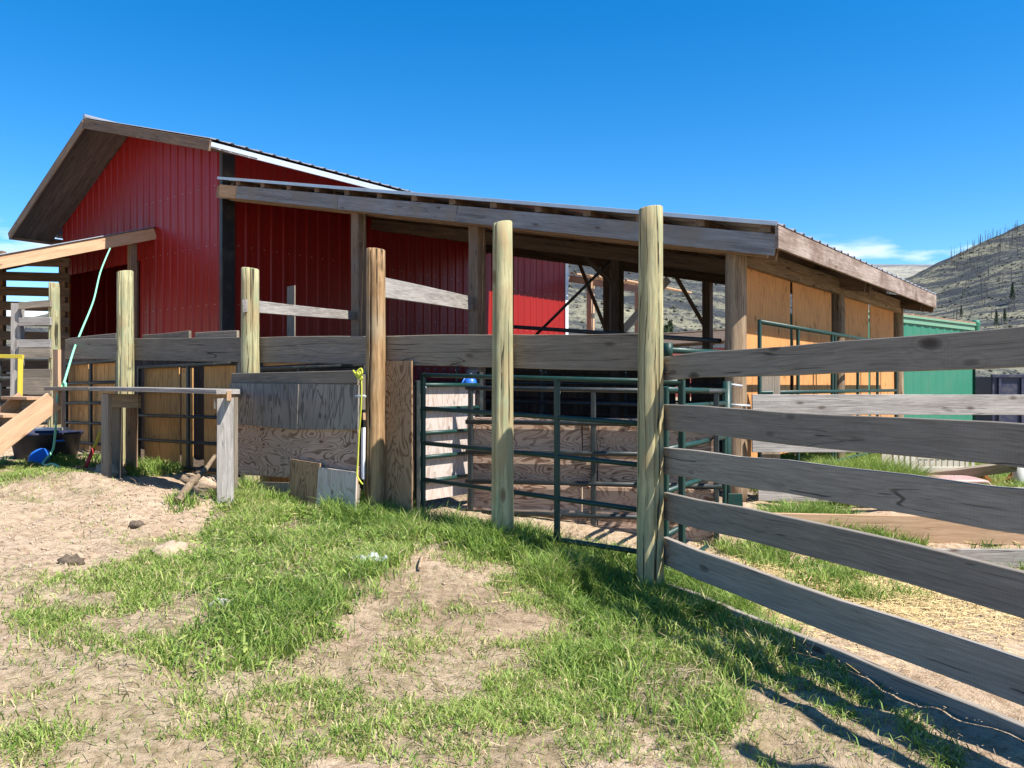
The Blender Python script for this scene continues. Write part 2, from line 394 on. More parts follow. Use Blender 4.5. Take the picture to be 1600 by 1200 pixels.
# where grass grows: outlines traced on the ground
def gpoly(l): return np.array([ground_px(*p) for p in l])
LUSH = [gpoly([(365, 768), (470, 795), (590, 800), (700, 815), (800, 830), (905, 870), (1000, 890), (1020, 940), (930, 990), (890, 960), (830, 905), (760, 880), (690, 850), (640, 870), (570, 900), (520, 930), (470, 990), (420, 1060), (330, 1060), (280, 960), (300, 880), (330, 830)]),
        gpoly([(850, 900), (1000, 905), (1060, 905), (1195, 985), (1200, 1060), (1080, 1200), (960, 1130), (900, 1000)]),
        gpoly([(1130, 850), (1200, 850), (1330, 905), (1400, 935), (1330, 925), (1230, 900), (1140, 880)]),
        gpoly([(1040, 895), (1130, 905), (1190, 960), (1150, 990)])]
THIN = [gpoly([(0, 900), (130, 915), (250, 905), (330, 880), (420, 940), (490, 980), (520, 1060), (480, 1200), (0, 1200)]),
        gpoly([(0, 715), (60, 712), (130, 730), (165, 745), (100, 755), (60, 748), (0, 765)]),
        gpoly([(205, 850), (285, 835), (285, 880), (215, 890)]), gpoly([(100, 752), (165, 758), (165, 770), (95, 765)]),
        gpoly([(0, 772), (45, 770), (45, 790), (0, 790)]), gpoly([(570, 940), (640, 935), (640, 968), (575, 970)]),
        gpoly([(690, 935), (735, 935), (735, 960), (690, 960)]), gpoly([(770, 890), (880, 905), (900, 968), (800, 955)]),
        gpoly([(500, 1010), (900, 990), (1000, 1200), (460, 1200)]), gpoly([(690, 850), (800, 865), (770, 900), (700, 880)]),
        gpoly([(1100, 1000), (1300, 1050), (1500, 1200), (1050, 1200)]), gpoly([(560, 905), (620, 880), (640, 900), (600, 925)]),
        gpoly([(110, 900), (330, 870), (330, 930), (150, 940)])]
BACK = [np.array([(4.0, 10.3), (6.4, 10.4), (6.4, 13.5), (3.6, 13.0)]), np.array([(3.0, 9.7), (8.6, 9.7), (9.5, 15.5), (5, 14)])]
def inside(pl, x, y):
    c = np.zeros(x.shape, bool); n = len(pl); j = n-1
    for i in range(n):
        xi, yi = pl[i]; xj, yj = pl[j]
        c ^= ((yi > y) != (yj > y)) & (x < (xj-xi)*(y-yi)/((yj-yi)+1e-12)+xi); j = i
    return c
def gmask(x, y):
    wx = x+.5*fbm(x*1.7+5, y*1.7, 3)+.25*fbm(x*7, y*7+3, 2); wy = y+.5*fbm(x*1.7, y*1.7+40, 3)+.25*fbm(x*7+9, y*7, 2)
    m = np.zeros(x.shape)
    for pl in THIN: m = np.maximum(m, inside(pl, wx, wy)*.5)
    for pl in LUSH: m = np.maximum(m, inside(pl, wx, wy)*1.)
    for pl in BACK: m = np.maximum(m, inside(pl, wx, wy)*.9)
    return m
gme = np_mesh('ground', vv, ff); gme.shade_smooth()
gm_ = gmask(X_.ravel(), Y_.ravel())
far_ = np.clip((np.hypot(X_.ravel(), Y_.ravel()-6)-13)/12, 0, 1)
gm_ = np.maximum(gm_, far_*.55)
a_ = gme.attributes.new('turf', 'FLOAT', 'POINT'); a_.data.foreach_set('value', gm_.astype(np.float32))
sx, sy = ground_px(1360, 925)
straw_m = np.exp(-((X_.ravel()-sx)/1.1)**2-((Y_.ravel()-sy)/.8)**2)
a_ = gme.attributes.new('straw', 'FLOAT', 'POINT'); a_.data.foreach_set('value', straw_m.astype(np.float32))
# trampled brown patch
bx_, by_ = ground_px(690, 940)
brn = np.exp(-((X_.ravel()-bx_)/1.0)**2-((Y_.ravel()-by_)/.7)**2)
a_ = gme.attributes.new('trampled', 'FLOAT', 'POINT'); a_.data.foreach_set('value', brn.astype(np.float32))
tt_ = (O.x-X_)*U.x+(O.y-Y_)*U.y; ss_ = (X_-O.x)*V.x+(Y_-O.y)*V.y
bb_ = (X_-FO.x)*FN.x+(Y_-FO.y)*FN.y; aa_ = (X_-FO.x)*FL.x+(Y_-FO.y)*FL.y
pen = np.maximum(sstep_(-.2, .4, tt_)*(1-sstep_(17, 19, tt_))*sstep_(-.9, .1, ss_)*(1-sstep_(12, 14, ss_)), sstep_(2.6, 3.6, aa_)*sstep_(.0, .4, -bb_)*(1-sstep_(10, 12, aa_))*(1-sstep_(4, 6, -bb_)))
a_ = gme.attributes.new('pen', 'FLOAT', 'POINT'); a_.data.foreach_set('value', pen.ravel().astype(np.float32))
t = NT('soil', .95, .15); c = t.coords(False)
n1 = t.noise(c, 1.6, 6, .6); n2 = t.noise(c, 14, 6, .7); n3 = t.noise(c, 70, 4, .7)
col = t.mix(t.mr(n1, .35, .65), (.47, .34, .225), (.57, .435, .30))
col = t.mix(t.mr(n2, .47, .62), col, (.33, .225, .14))
col = t.mix(t.mr(n3, .58, .72), col, (.56, .45, .34)); col = t.mix(t.mr(n3, .38, .30), col, (.22, .15, .10))
gmix = t.math('MULTIPLY', t.attr('turf').outputs['Fac'], t.mr(n2, .25, .55))
col = t.mix(t.math('MULTIPLY', gmix, .85), col, t.mix(n3, (.10, .10, .04), (.20, .17, .085)))
col = t.mix(t.math('MULTIPLY', t.attr('trampled').outputs['Fac'], t.mr(n2, .2, .6)), col, t.mix(n3, (.16, .115, .07), (.30, .22, .14)))
col = t.mix(t.math('MULTIPLY', t.attr('straw').outputs['Fac'], .8), col, t.mix(n3, (.42, .31, .15), (.62, .48, .24)))
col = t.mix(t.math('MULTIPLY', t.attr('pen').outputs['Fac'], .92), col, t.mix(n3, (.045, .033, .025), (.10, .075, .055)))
t.base(col); t.bump(t.math('ADD', n2, t.math('MULTIPLY', n3, .6)), 1., .035)
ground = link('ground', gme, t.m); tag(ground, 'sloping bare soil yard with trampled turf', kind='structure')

# ------------------------------------------------------------------ HILLS
def hill_mat(name, tan, sage, darkc, rot, sc, lo=.47, hi=.55):
    t = NT(name, .95, .1); c = t.coords(False)
    st = t.mapp(c, (1, 1, 1), (0, 0, rot)); st = t.mapp(st, (sc*.35, sc*1.6, sc*1.6))
    a = t.noise(st, 1.0, 9, .68); b = t.noise(c, sc*.3, 6, .6); d = t.noise(c, sc*7, 4, .75)
    col = t.mix(t.mr(b, .36, .62), tan, sage)
    col = t.mix(t.mr(a, lo, hi), col, darkc)
    col = t.mix(t.mr(d, .50, .58, 0, .85), col, tuple(x*.8 for x in darkc))
    col = t.mix(t.mr(a, .40, .33, 0, .6), col, tuple(min(1, x*1.5) for x in tan))
    t.base(col); t.bump(t.math('ADD', a, t.math('MULTIPLY', d, .4)), 1., 6.)
    return t.m
def sstep(a, b, x):
    u = np.clip((x-a)/(b-a), 0, 1); return u*u*(3-2*u)
def hA(x, y):
    crest = .458*(x-194); crest = np.minimum(crest, 250+.1*(x-740))
    crest = np.where(crest > 0, crest, 0)
    env = sstep(290, 930, y)*.93+.07*sstep(880, 930, y)
    env = env*(1-sstep(1000, 1900, y))
    nz = 26*fbm(x/130+3, y/130, 5)-9*np.abs(fbm(x/38-y/70, y/90+x/90, 3))*2
    return crest*env+np.clip(crest/40, 0, 1)*env*nz*.8-3*(1-np.clip(crest/8, 0, 1))-3*(y < 300)
def hC(x, y):
    e = sstep(160, 560, y)*(1-sstep(700, 1300, y))*sstep(-420, -60, x)*(1-sstep(110, 330, x+(y-560)*-.1))
    return 108*e+e*(34*fbm(x/90, y/90+8, 5)-14*np.abs(fbm(x/30+y/40, y/60, 3)))-3*(1-np.clip(e*10, 0, 1))
def hF(x, y):
    e = sstep(1100, 2500, y)*(1-sstep(2900, 4600, y))*sstep(-1300, -200, x)
    return 372*e+e*(50*fbm(x/420, y/420, 5)*np.clip((2600-y)/900, .12, 1)+10*fbm(x/900, 2.2, 2))-4*(1-np.clip(e*10, 0, 1))
def hill(name, fn, x0, x1, y0, y1, nx, ny, m, label):
    xs, ys = np.linspace(x0, x1, nx), np.linspace(y0, y1, ny); A, B = np.meshgrid(xs, ys, indexing='ij')
    v = np.stack([A, B, fn(A, B)], -1).reshape(-1, 3); i = np.arange(nx*ny).reshape(nx, ny)
    f = np.stack([i[:-1, :-1], i[1:, :-1], i[1:, 1:], i[:-1, 1:]], -1).reshape(-1, 4)
    me = np_mesh(name, v, f); me.shade_smooth()
    return tag(link(name, me, m), label, kind='structure')
hm1 = hill_mat('dry_hillside', (.245, .225, .15), (.165, .165, .125), (.055, .06, .064), .75, .034, .44, .53)
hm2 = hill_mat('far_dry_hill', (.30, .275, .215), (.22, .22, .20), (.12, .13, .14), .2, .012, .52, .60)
hill('hillside', hA, 150, 1500, 260, 1900, 240, 240, hm1, 'steep dry burnt hillside rising to the right')
hill('hillside_behind_barn', hC, -450, 420, 130, 1300, 200, 220, hm1, 'dry hillside seen under the lean-to roof')
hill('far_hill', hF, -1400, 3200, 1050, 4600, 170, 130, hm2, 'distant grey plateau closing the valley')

def shrubs(name, fn, n, x0, x1, y0, y1, zmin, label, rs=1.):
    x = RNG.uniform(x0, x1, n); y = RNG.uniform(y0, y1, n); z = fn(x, y); k = (z > zmin) & (fbm(x/40, y/40, 3)+.25*RNG.normal(size=n) > .02); x, y, z = x[k], y[k], z[k]; n = len(x)
    oc = np.array([(1, 0, 0), (-1, 0, 0), (0, 1, 0), (0, -1, 0), (0, 0, 1), (0, 0, -.4)], float); of = np.array([(0, 2, 4), (2, 1, 4), (1, 3, 4), (3, 0, 4), (2, 0, 5), (1, 2, 5), (3, 1, 5), (0, 3, 5)])
    r_ = rs*(.5+1.9*RNG.random(n)**2)[:, None, None]; v = oc[None]*r_*RNG.uniform(.6, 1.4, (n, 6, 1))+np.stack([x, y, z], -1)[:, None]
    me = np_mesh(name, v.reshape(-1, 3), (of[None]+np.arange(n)[:, None, None]*6).reshape(-1, 3))
    t = NT(name, .9, .1); t.base(t.mix(t.noise(t.coords(False), .05, 2), (.035, .04, .032), (.10, .10, .07)))
    tag(link(name, me, t.m), label, 'shrubs', None, 'stuff')
shrubs('hill_shrubs', hA, 12000, 260, 900, 330, 950, 12, 'dark scrub and rocks scattered over the right hillside', .8)
shrubs('valley_shrubs', hC, 30000, -60, 330, 200, 640, 3, 'dark scrub on the hillside seen under the lean-to', .45)

# ------------------------------------------------------------------ BARN
TW, TR, TLW = 10.7, 14.5, 17.95          # right wall, ridge, left wall (t)
ZR, ZWR, ZWL = 7.24, 6.17, 5.55
BL = 12.2                                  # barn length
def gable_z(t): return ZWR+(t-TW)*(ZR-ZWR)/(TR-TW) if t < TR else ZR+(t-TR)*(ZWL-ZR)/(TLW-TR)
def rib_profile(w, pitch=.3048, rw=.034, rh=.019):
    """offsets across one sheet: (along, out)"""
    pts = [(0, 0)]; k = 0
    n = max(1, round(w/pitch)); p = w/n
    for i in range(n):
        c_ = p*(i+.5); pts += [(c_-rw*1.5, 0), (c_-rw*.7, rh), (c_+rw*.7, rh), (c_+rw*1.5, 0)]
        if i < n-1: pts += [(p*(i+1)-.02, 0), (p*(i+1), .005), (p*(i+1)+.02, 0)]
    pts.append((w, 0)); return pts
barn = thing('barn', 'tall red steel-sided barn with a black corner trim and gable roof', 'barn', P(TW, 0, .5))
def siding(origin, along, out, w, zb, ztop, name='siding_panel'):
    pr = rib_profile(w); vs_ = []; fs = []
    for (d, o_) in pr:
        p = along*d+out*o_; vs_.append(p+Z*(zb(d)-origin.z)); vs_.append(p+Z*(ztop(d)-origin.z))
    for i in range(len(pr)-1): fs.append((2*i, 2*i+2, 2*i+3, 2*i+1))
    return link(name, mesh('siding', vs_, fs), 'red', barn, Matrix.Translation(origin))
SW = .9144
def wall_run(p_start, along, out, length, top_fn, bot_fn):
    d = 0
    while d < length-.05:
        w = min(SW, length-d)
        siding(p_start+along*d, along, out, w, (lambda q, d=d: bot_fn(d+q)), (lambda q, d=d: top_fn(d+q)))
        d += w
DOOR0, DOOR1, DOORZ = 14.0, 17.55, 4.25      # open bay in the gable under the side shed
wall_run(P(TW+.03, 0, .25), -U, -V, DOOR0-TW-.03, lambda d: gable_z(TW+.03+d), lambda d: .25)
wall_run(P(DOOR0, 0, DOORZ), -U, -V, DOOR1-DOOR0, lambda d: gable_z(DOOR0+d), lambda d: DOORZ)
wall_run(P(DOOR1, 0, .25), -U, -V, TLW-DOOR1, lambda d: gable_z(DOOR1+d), lambda d: .25)
wall_run(P(TW, .10, .25), V, U, BL-.2, lambda d: ZWR, lambda d: .25)
wall_run(P(TLW, BL, .25), -V, -U, BL, lambda d: ZWL, lambda d: .25)
wall_run(P(TLW, BL, .25), U, V, TLW-TW, lambda d: gable_z(TLW-d), lambda d: .25)
board('corner_trim', P(TW-.01, -.03, .25), P(TW-.01, -.03, 6.12), .10, .03, 'black', barn, -V, seg=1, bow=0)
board('corner_trim', P(TW-.035, .12, .25), P(TW-.035, .12, 6.1), .26, .03, 'black', barn, U, seg=1, bow=0)
board('corner_trim', P(TW-.03, BL-.02, .25), P(TW-.03, BL-.02, 6.1), .16, .03, 'white_trim', barn, U, seg=1, bow=0)
board('door_trim', P(DOOR1-.06, -.05, .3), P(DOOR1-.06, -.05, DOORZ), .10, .05, 'rust', barn, -V, seg=1, bow=0)
board('door_trim', P(DOOR0+.06, -.05, .3), P(DOOR0+.06, -.05, DOORZ), .12, .05, 'dark', barn, -V, seg=1, bow=0)
# roof sheets, ribs running down the slope
def roof_run(parent, t0, z0, t1, z1, s0, s1, mat, name='roof_panel'):
    s = s0
    while s < s1-.05:
        w = min(SW, s1-s); pr = rib_profile(w, rw=.03, rh=.024); vs_ = []; fs = []
        o_ = P(t0, s, z0); dn = (P(t1, 0, z1)-P(t0, 0, z0)); up = (dn.cross(V)).normalized()
        if up.z < 0: up = -up
        for (d, h_) in pr: p = V*d+up*h_; vs_ += [p, p+dn]
        nn = len(vs_)
        for (d, h_) in pr: p = V*d+up*(h_-.004); vs_ += [p, p+dn]
        for i in range(len(pr)-1):
            fs.append((2*i, 2*i+1, 2*i+3, 2*i+2)); fs.append((nn+2*i, nn+2*i+2, nn+2*i+3, nn+2*i+1))
            fs.append((2*i, 2*i+2, nn+2*i+2, nn+2*i)); fs.append((2*i+1, nn+2*i+1, nn+2*i+3, 2*i+3))
        link(name, mesh('roofing', vs_, fs), mat, parent, Matrix.Translation(o_)); s += w
EO = 1.2; sl = (ZR-ZWR)/(TR-TW); sll = (ZR-ZWL)/(TLW-TR)
ZER = ZWR-EO*sl; ZEL = ZWL-.65*sll
roof_run(barn, TR, ZR+.10, TW-EO, ZER+.10, -1.0, BL+.6, 'roof')
roof_run(barn, TR, ZR+.10, TLW+.65, ZEL+.10, -1.0, BL+.6, 'roof')
tube('ridge_cap', [P(TR, -1.0, ZR+.13), P(TR, BL+.6, ZR+.13)], .05, 'roof', barn)
board('eave_fascia', P(TW-EO+.02, -1.0, ZER-.01), P(TW-EO+.02, BL+.6, ZER-.01), .11, .03, 'galv', barn, U, seg=1, bow=0)
board('eave_fascia', P(TLW+.63, -1.0, ZEL-.02), P(TLW+.63, BL+.6, ZEL-.02), .17, .03, 'brown', barn, -U, seg=1, bow=0)
for (ta, za, tb, zb) in ((TR, ZR, TW-EO, ZER), (TR, ZR, TLW+.65, ZEL)):
    board('barge_board', P(ta, -1.0, za-.03), P(tb, -1.0, zb-.03), .2, .035, 'brown', barn, -V, seg=1, bow=0)
    for k in range(5):                           # boarded underside of the overhang
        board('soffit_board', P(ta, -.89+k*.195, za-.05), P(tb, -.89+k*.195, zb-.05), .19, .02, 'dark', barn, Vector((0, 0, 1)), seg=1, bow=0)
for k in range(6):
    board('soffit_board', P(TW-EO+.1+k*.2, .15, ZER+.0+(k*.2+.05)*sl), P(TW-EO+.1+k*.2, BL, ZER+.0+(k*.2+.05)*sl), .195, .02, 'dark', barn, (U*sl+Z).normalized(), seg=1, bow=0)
# siding screws in rows on the near gable and wall
sv, sf = [], []
def screw(p, out, a, up=Z):
    i = len(sv); r_ = .011
    for q in range(6): sv.append(p+a*(r_*math.cos(q*1.047))+up*(r_*math.sin(q*1.047))+out*.001)
    for q in range(6): sv.append(p+a*(r_*.6*math.cos(q*1.047))+up*(r_*.6*math.sin(q*1.047))+out*.009)
    for q in range(6): sf.append((i+q, i+(q+1) % 6, i+6+(q+1) % 6, i+6+q))
    sf.append(tuple(range(i+6, i+12)))
for zz in (1.9, 3.1, 4.3, 5.5):
    for k in range(10): screw(P(TW+.27+k*.3048, -.001, zz)-P(TW, 0, .5), -V, -U)
    for k in range(38): screw(P(TW, .36+k*.3048, min(zz, 6.2))+U*.001-P(TW, 0, .5), U, V)
so_ = link('siding_screw', mesh('screws', sv, sf), 'galv', barn, Matrix.Translation(P(TW, 0, .5))); so_['kind'] = 'stuff'

# ------------------------------------------------------------------ LEAN-TO on the barn's right side
SLP = .206; ZE = 3.235; TE = -.58; SR0, SR1 = -.30, 8.35
def rz(t): return ZE+SLP*(t-TE)                   # top of the lean-to roof
lean = thing('lean_to', 'open timber lean-to with sloping steel roof against the red barn', 'lean-to', P(0, 0, .0))
roof_run(lean, TW-.02, rz(TW-.02), TE-.04, rz(TE-.04), .06, SR1+.04, 'roof')
roof_run(lean, TW-.38, rz(TW-.38), TE-.04, rz(TE-.04), SR0-.04, .058, 'roof')
board('rake_trim', P(TE-.04, SR0-.048, rz(TE-.04)+.0), P(TW-.38, SR0-.048, rz(TW-.38)+.0), .05, .008, 'galv', lean, -V, seg=1, bow=0)
for k in range(15):                               # purlins carry the sheets
    tt = TE+.12+k*(TW-TE-.3)/14
    board('purlin', P(tt, SR0+.02 if tt < TW-.4 else .1, rz(tt)-.062), P(tt, SR1-.02, rz(tt)-.062), .115, .085, 'brown', lean, Z, seg=1, bow=0)
for (ta, tb, mt) in ((TE, 4.12, 'fascia'), (4.13, 6.78, 'fascia'), (6.79, TW-.98, 'fascia'), (TW-.97, TW-.40, 'fresh')):
    board('rake_fascia', P(ta, SR0, rz(ta)-.235), P(tb, SR0, rz(tb)-.235), .235, .038, mt, lean, -V, seg=4, bow=.003)
board('rake_fascia', P(TE, SR1, rz(TE)-.235), P(TW-.1, SR1, rz(TW-.1)-.235), .235, .038, 'brown', lean, V, seg=2)
board('eave_fascia', P(TE-.02, SR0-.02, rz(TE)-.15), P(TE-.02, SR1, rz(TE)-.15), .25, .038, 'eave', lean, U, seg=5, bow=.006)
POSTS_T = (0., 4.0, 6.63); POSTS_S = (0., 4.05, 8.05)
for si, s in enumerate(POSTS_S):                  # rafters on each post row, doubled
    for dq in (-.14, .14):
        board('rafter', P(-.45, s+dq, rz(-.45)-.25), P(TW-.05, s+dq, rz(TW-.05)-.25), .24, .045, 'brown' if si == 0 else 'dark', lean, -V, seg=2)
    for tt in POSTS_T:
        gzp = G(*P(tt, s).xy)
        if tt == 0:
            log('post', P(tt, s, gzp-.1), P(tt, s, 3.17), .125 if si == 0 else .105, .115 if si == 0 else .10, 'log', lean, .09, 14, 10)
        else:
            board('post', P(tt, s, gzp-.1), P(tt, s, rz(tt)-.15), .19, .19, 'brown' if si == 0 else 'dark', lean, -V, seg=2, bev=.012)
for (s0, s1) in ((.12, 3.96), (4.16, 7.95)):      # header beams along the eave
    board('header_beam', P(-.03, s0, 3.0), P(-.03, s1, 3.0), .24, .09, 'log', lean, U, seg=2)
    m_ = (s0+s1)/2-.1
    board('plywood_panel', P(.03, (s0+m_)/2, .55), P(.03, (s0+m_)/2, 2.9), m_-s0-.03, .016, 'ply_orange', lean, U, seg=1, bow=0)
    board('plywood_panel', P(.03, (m_+s1)/2+.02, .55), P(.03, (m_+s1)/2-.04, 2.9), s1-m_-.28, .016, 'ply_orange', lean, U, seg=1, bow=0)
for tt in (4.0, 6.63):                            # knee braces on the far row
    board('knee_brace', P(tt, 8.05, 2.7), P(tt+.9, 8.05, 3.55+SLP*tt*.9-.1), .09, .04, 'brown', lean, -V, seg=1)
board('knee_brace', P(4.0, 4.05, 3.3), P(4.75, 4.05, 3.95), .09, .04, 'dark', lean, -V, seg=1)
# pipe brace seen through the lean-to
tube('brace_pipe', [P(6.75, 4.3, 2.0), P(4.05, 4.15, 3.95)], .03, 'pipe_dark', lean)
board('brace_plank', P(6.9, 8.3, 2.3), P(5.1, 8.3, 4.0), .2, .03, 'white_trim', lean, -V, seg=1)
# boards further back: second open bay past the barn's end
for (tt, s) in ((10.1, 12.7), (9.2, 14.2)):
    board('post', P(tt, s, .2), P(tt, s, 4.9), .19, .19, 'fresh', lean, U, seg=2, bev=.01)
board('header_beam', P(8.0, 12.7, 4.35), P(10.9, 12.7, 4.95), .22, .06, 'fresh', lean, -V, seg=1)
for k in range(6):
    board('purlin', P(8.2+k*.5, 12.5, 4.6+k*.1), P(8.2+k*.5, 16, 4.6+k*.1), .09, .05, 'fresh', lean, Z, seg=1)

part = thing('stall_partition', 'dark board stall wall at the far side of the lean-to', 'stall wall', P(4, 7.75, 0))
for k in range(26):
    tt = 1.2+k*.36
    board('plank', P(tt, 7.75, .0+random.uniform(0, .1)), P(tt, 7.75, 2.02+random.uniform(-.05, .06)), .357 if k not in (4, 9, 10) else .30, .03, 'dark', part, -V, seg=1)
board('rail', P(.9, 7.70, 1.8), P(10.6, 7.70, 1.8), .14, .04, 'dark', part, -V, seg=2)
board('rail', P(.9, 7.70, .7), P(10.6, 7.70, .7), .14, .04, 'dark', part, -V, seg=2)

# ------------------------------------------------------------------ small shed roof on the gable (left)
shed = thing('side_shed', 'low shed roof sloping off the barn gable on the left', 'shed', P(13.4, -1, .5))
def shz(s): return 4.9+.33*s
board('rake_fascia', P(13.3, -.02, shz(0)-.1), P(13.3, -4.3, shz(-4.3)-.1), .24, .04, 'fresh', shed, U, seg=3)
for k in range(8):
    ta = 13.25+k*.9
    vs_ = []; fs = []; pr = rib_profile(.9)
    for (d, h_) in pr: vs_ += [P(ta+d, 0, shz(0)+.05+h_)-P(ta, 0, 0), P(ta+d, -4.4, shz(-4.4)+.05+h_)-P(ta, 0, 0)]
    for i in range(len(pr)-1): fs.append((2*i, 2*i+1, 2*i+3, 2*i+2))
    link('roof_panel', mesh('roofing', vs_, fs), 'roof', shed, Matrix.Translation(P(ta, 0, 0)))
for k in range(5):
    board('rafter', P(13.9+k*1.4, -.05, shz(0)-.1), P(13.9+k*1.4, -4.2, shz(-4.2)-.1), .19, .04, 'dark', shed, U, seg=1)
for (tt, s) in ((13.45, -.45), (13.45, -4.1), (17.6, -4.1), (20., -4.1)):
    board('post', P(tt, s, .3), P(tt, s, shz(s)-.08), .15, .15, 'brown', shed, U, seg=2, bev=.01)
wb = thing('slatted_windbreak', 'slatted board windbreak with sky between the boards behind the stairs', 'windbreak', (-11.2, 18, .5))
for k in range(14):
    zc = 4.25-k*.335
    w_ = .20 if k < 7 else .3
    board('slat', (-13.4, 18.0, zc+.06), (-9.95, 18.0, zc-.03), w_, .03, 'dark', wb, (0, -1, 0), seg=1)
for x in (-13.2, -11.55, -10.15):
    board('post', (x, 18.1, .2), (x, 18.1, 4.5), .14, .14, 'brown', wb, (0, -1, 0), seg=1)

# ------------------------------------------------------------------ CORRAL FENCE (tall round posts, wide top board)
cf = thing('corral_fence', 'corral fence of tall round posts with one wide grey top board', 'fence', FP(3, 0, .1))
posts = [(1016, 2.78, .098, .094, 'post_green'), (786, 2.84, .094, .09, 'post_green'), (586, 2.77, .098, .096, 'post_orange'),
         (391, 2.76, .106, .102, 'post_green'), (195, 2.96, .108, .104, 'post_green'), (85, 2.97, .088, .076, 'post_green')]
PA = []
for (px, zt, r0, r1, mt) in posts:
    a = fence_a(px); PA.append(a); p = FP(a)
    lean_ = random.uniform(-.015, .015)
    log('post', p+Z*(G(p.x, p.y)-.15), p+Z*zt+FL*lean_, r0*1.06, r1*.95, mt, cf, .04, 48, 16)
def tb(px): return FP(fence_a(px), -.125)
def topz(a): return np.interp(a, [0, 2.95, 9.8], [1.71, 1.795, 2.0])
segs = [(-.02, PA[1]+.02), (PA[1]+.03, PA[2]+.03), (PA[2]+.04, PA[3]+.02), (PA[3]+.03, PA[4]-.02), (PA[4]-.01, PA[5]-.1)]
for (a0, a1) in segs:
    board('top_board', FP(a0, -.125, float(topz(a0))), FP(a1, -.125, float(topz(a1))), .288, .04, 'grey', cf, FN, seg=6, bow=.006)
# short boards behind that stick up above the top board
board('backing_board', FP(fence_a(225, -.17), -.17, 2.0), FP(fence_a(297, -.17), -.17, 2.01), .26, .035, 'grey', cf, FN)
board('backing_board', FP(fence_a(307, -.17), -.17, 1.98), FP(fence_a(372, -.17), -.17, 1.97), .26, .035, 'grey', cf, FN)
board('backing_board', FP(fence_a(108, -.17), -.17, 2.03), FP(fence_a(183, -.17), -.17, 2.05), .26, .035, 'grey', cf, FN)
# boards that tie fence posts back to the lean-to posts
tie = thing('tie_board', 'narrow sunlit board from a round post back to the barn lean-to', 'board', FP(PA[3], 0, 2.3))
q0 = FP(PA[3], .02, 2.345); q1 = P(6.63, -.12, 2.63)
board('plank', q0+(q0-q1).normalized()*.12, q1, .14, .04, 'grey_lit', tie, U, seg=3)
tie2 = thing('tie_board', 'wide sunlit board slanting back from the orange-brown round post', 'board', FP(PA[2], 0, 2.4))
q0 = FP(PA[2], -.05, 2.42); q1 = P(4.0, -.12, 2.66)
board('plank', q0, q1, .20, .04, 'grey_lit', tie2, U, seg=3)
up_ = board('upright_board', at(455, 640, 13.6), at(455, 447, 13.6), .2, .03, 'grey', None, FN)
tag(up_, 'short grey upright board in front of the shaded barn wall', 'board')

# right-hand board fence running toward the viewer
RD = Vector((.409, -.913, 0)); RN = Vector((-.913, -.409, 0))
bf = thing('board_fence', 'grey board fence running from the split round post toward the viewer', 'fence', FO+RD*1.8+Z*-.1)
rows = [(1.585, 1.615, .178), (1.222, 1.205, .195), (.885, .885, .20), (.545, .50, .205), (.205, .165, .205), (-.12, -.16, .19)]
for i, (z0, z1, w_) in enumerate(rows):
    p0 = FO+RD*.02+RN*-.118+Z*z0; p1 = FO+RD*4.3+RN*-.118+Z*(z0+(z1-z0)*4.3/2.82)
    board('rail', p0, p1, w_, .042, 'rail', bf, RN, seg=10, bow=.022)
log('post', FO+RD*4.1+Z*-.3, FO+RD*4.1+Z*2.7, .1, .095, 'post_green', bf, .025, 24, 10)

nv_, nf_ = [], []
for q in range(7): nv_.append((.008*math.cos(q*.898), 0, .008*math.sin(q*.898)))
for q in range(7): nv_.append((.006*math.cos(q*.898), -.004, .006*math.sin(q*.898)))
for q in range(7): nf_.append((q, (q+1) % 7, 7+(q+1) % 7, 7+q))
nf_.append(tuple(range(7, 14))); nail_me = mesh('nail', nv_, nf_); nail_me.materials.append(M['rust'])
for o in list(bf.children)+list(cf.children):
    if o.name.split('.')[0] not in ('rail', 'top_board'): continue
    xs = [v.co.x for v in o.data.vertices]; L_ = max(xs); sg = 1
    for x_ in (.05, L_-.06):
        for z_ in (-.055, .05):
            n_ = bpy.data.objects.new('nail', nail_me); COL.objects.link(n_); n_.parent = o
            n_.location = (x_+random.uniform(-.015, .015), .0225 if o.name.startswith('rail') else .0215, z_); n_.rotation_euler = (0, 0, math.pi)

# sunlit fence on the far side of the small yard
sf_ = thing('yard_fence', 'pale sunlit board fence across the yard beyond the grey rails', 'fence', (5, 9.3, -.1))
for (xa, ya, za, xb, yb, zb, w_) in ((2.78, 9.26, 1.235, 8.2, 9.26, 1.225, .235), (2.78, 9.26, .80, 8.2, 9.26, .79, .235), (2.85, 9.27, .22, 8.2, 9.27, .14, .20)):
    board('rail', (xa, ya, za), (xb, yb, zb), w_, .04, 'grey_lit', sf_, (0, -1, 0), seg=4)
for x in (6.6, 8.0):
    board('post', (x, 9.36, -.2), (x, 9.36, 1.42), .14, .14, 'grey', sf_, (0, -1, 0), seg=1)
pk = board('kick_plank', at(1195, 822, 7.5)+Z*.0, at(1700, 832, 7.35), .25, .042, 'fresh', None, (0, -1, 0), seg=3)
tag(pk, 'long fresh tan plank on edge in the grass beyond the rails', 'plank')
pk2 = board('kick_plank', at(1385, 871, 6.95), at(1720, 873, 6.85), .155, .042, 'grey_lit', None, (0, -1, 0), seg=3)
tag(pk2, 'low pale grey plank on edge nearest the straw', 'plank')

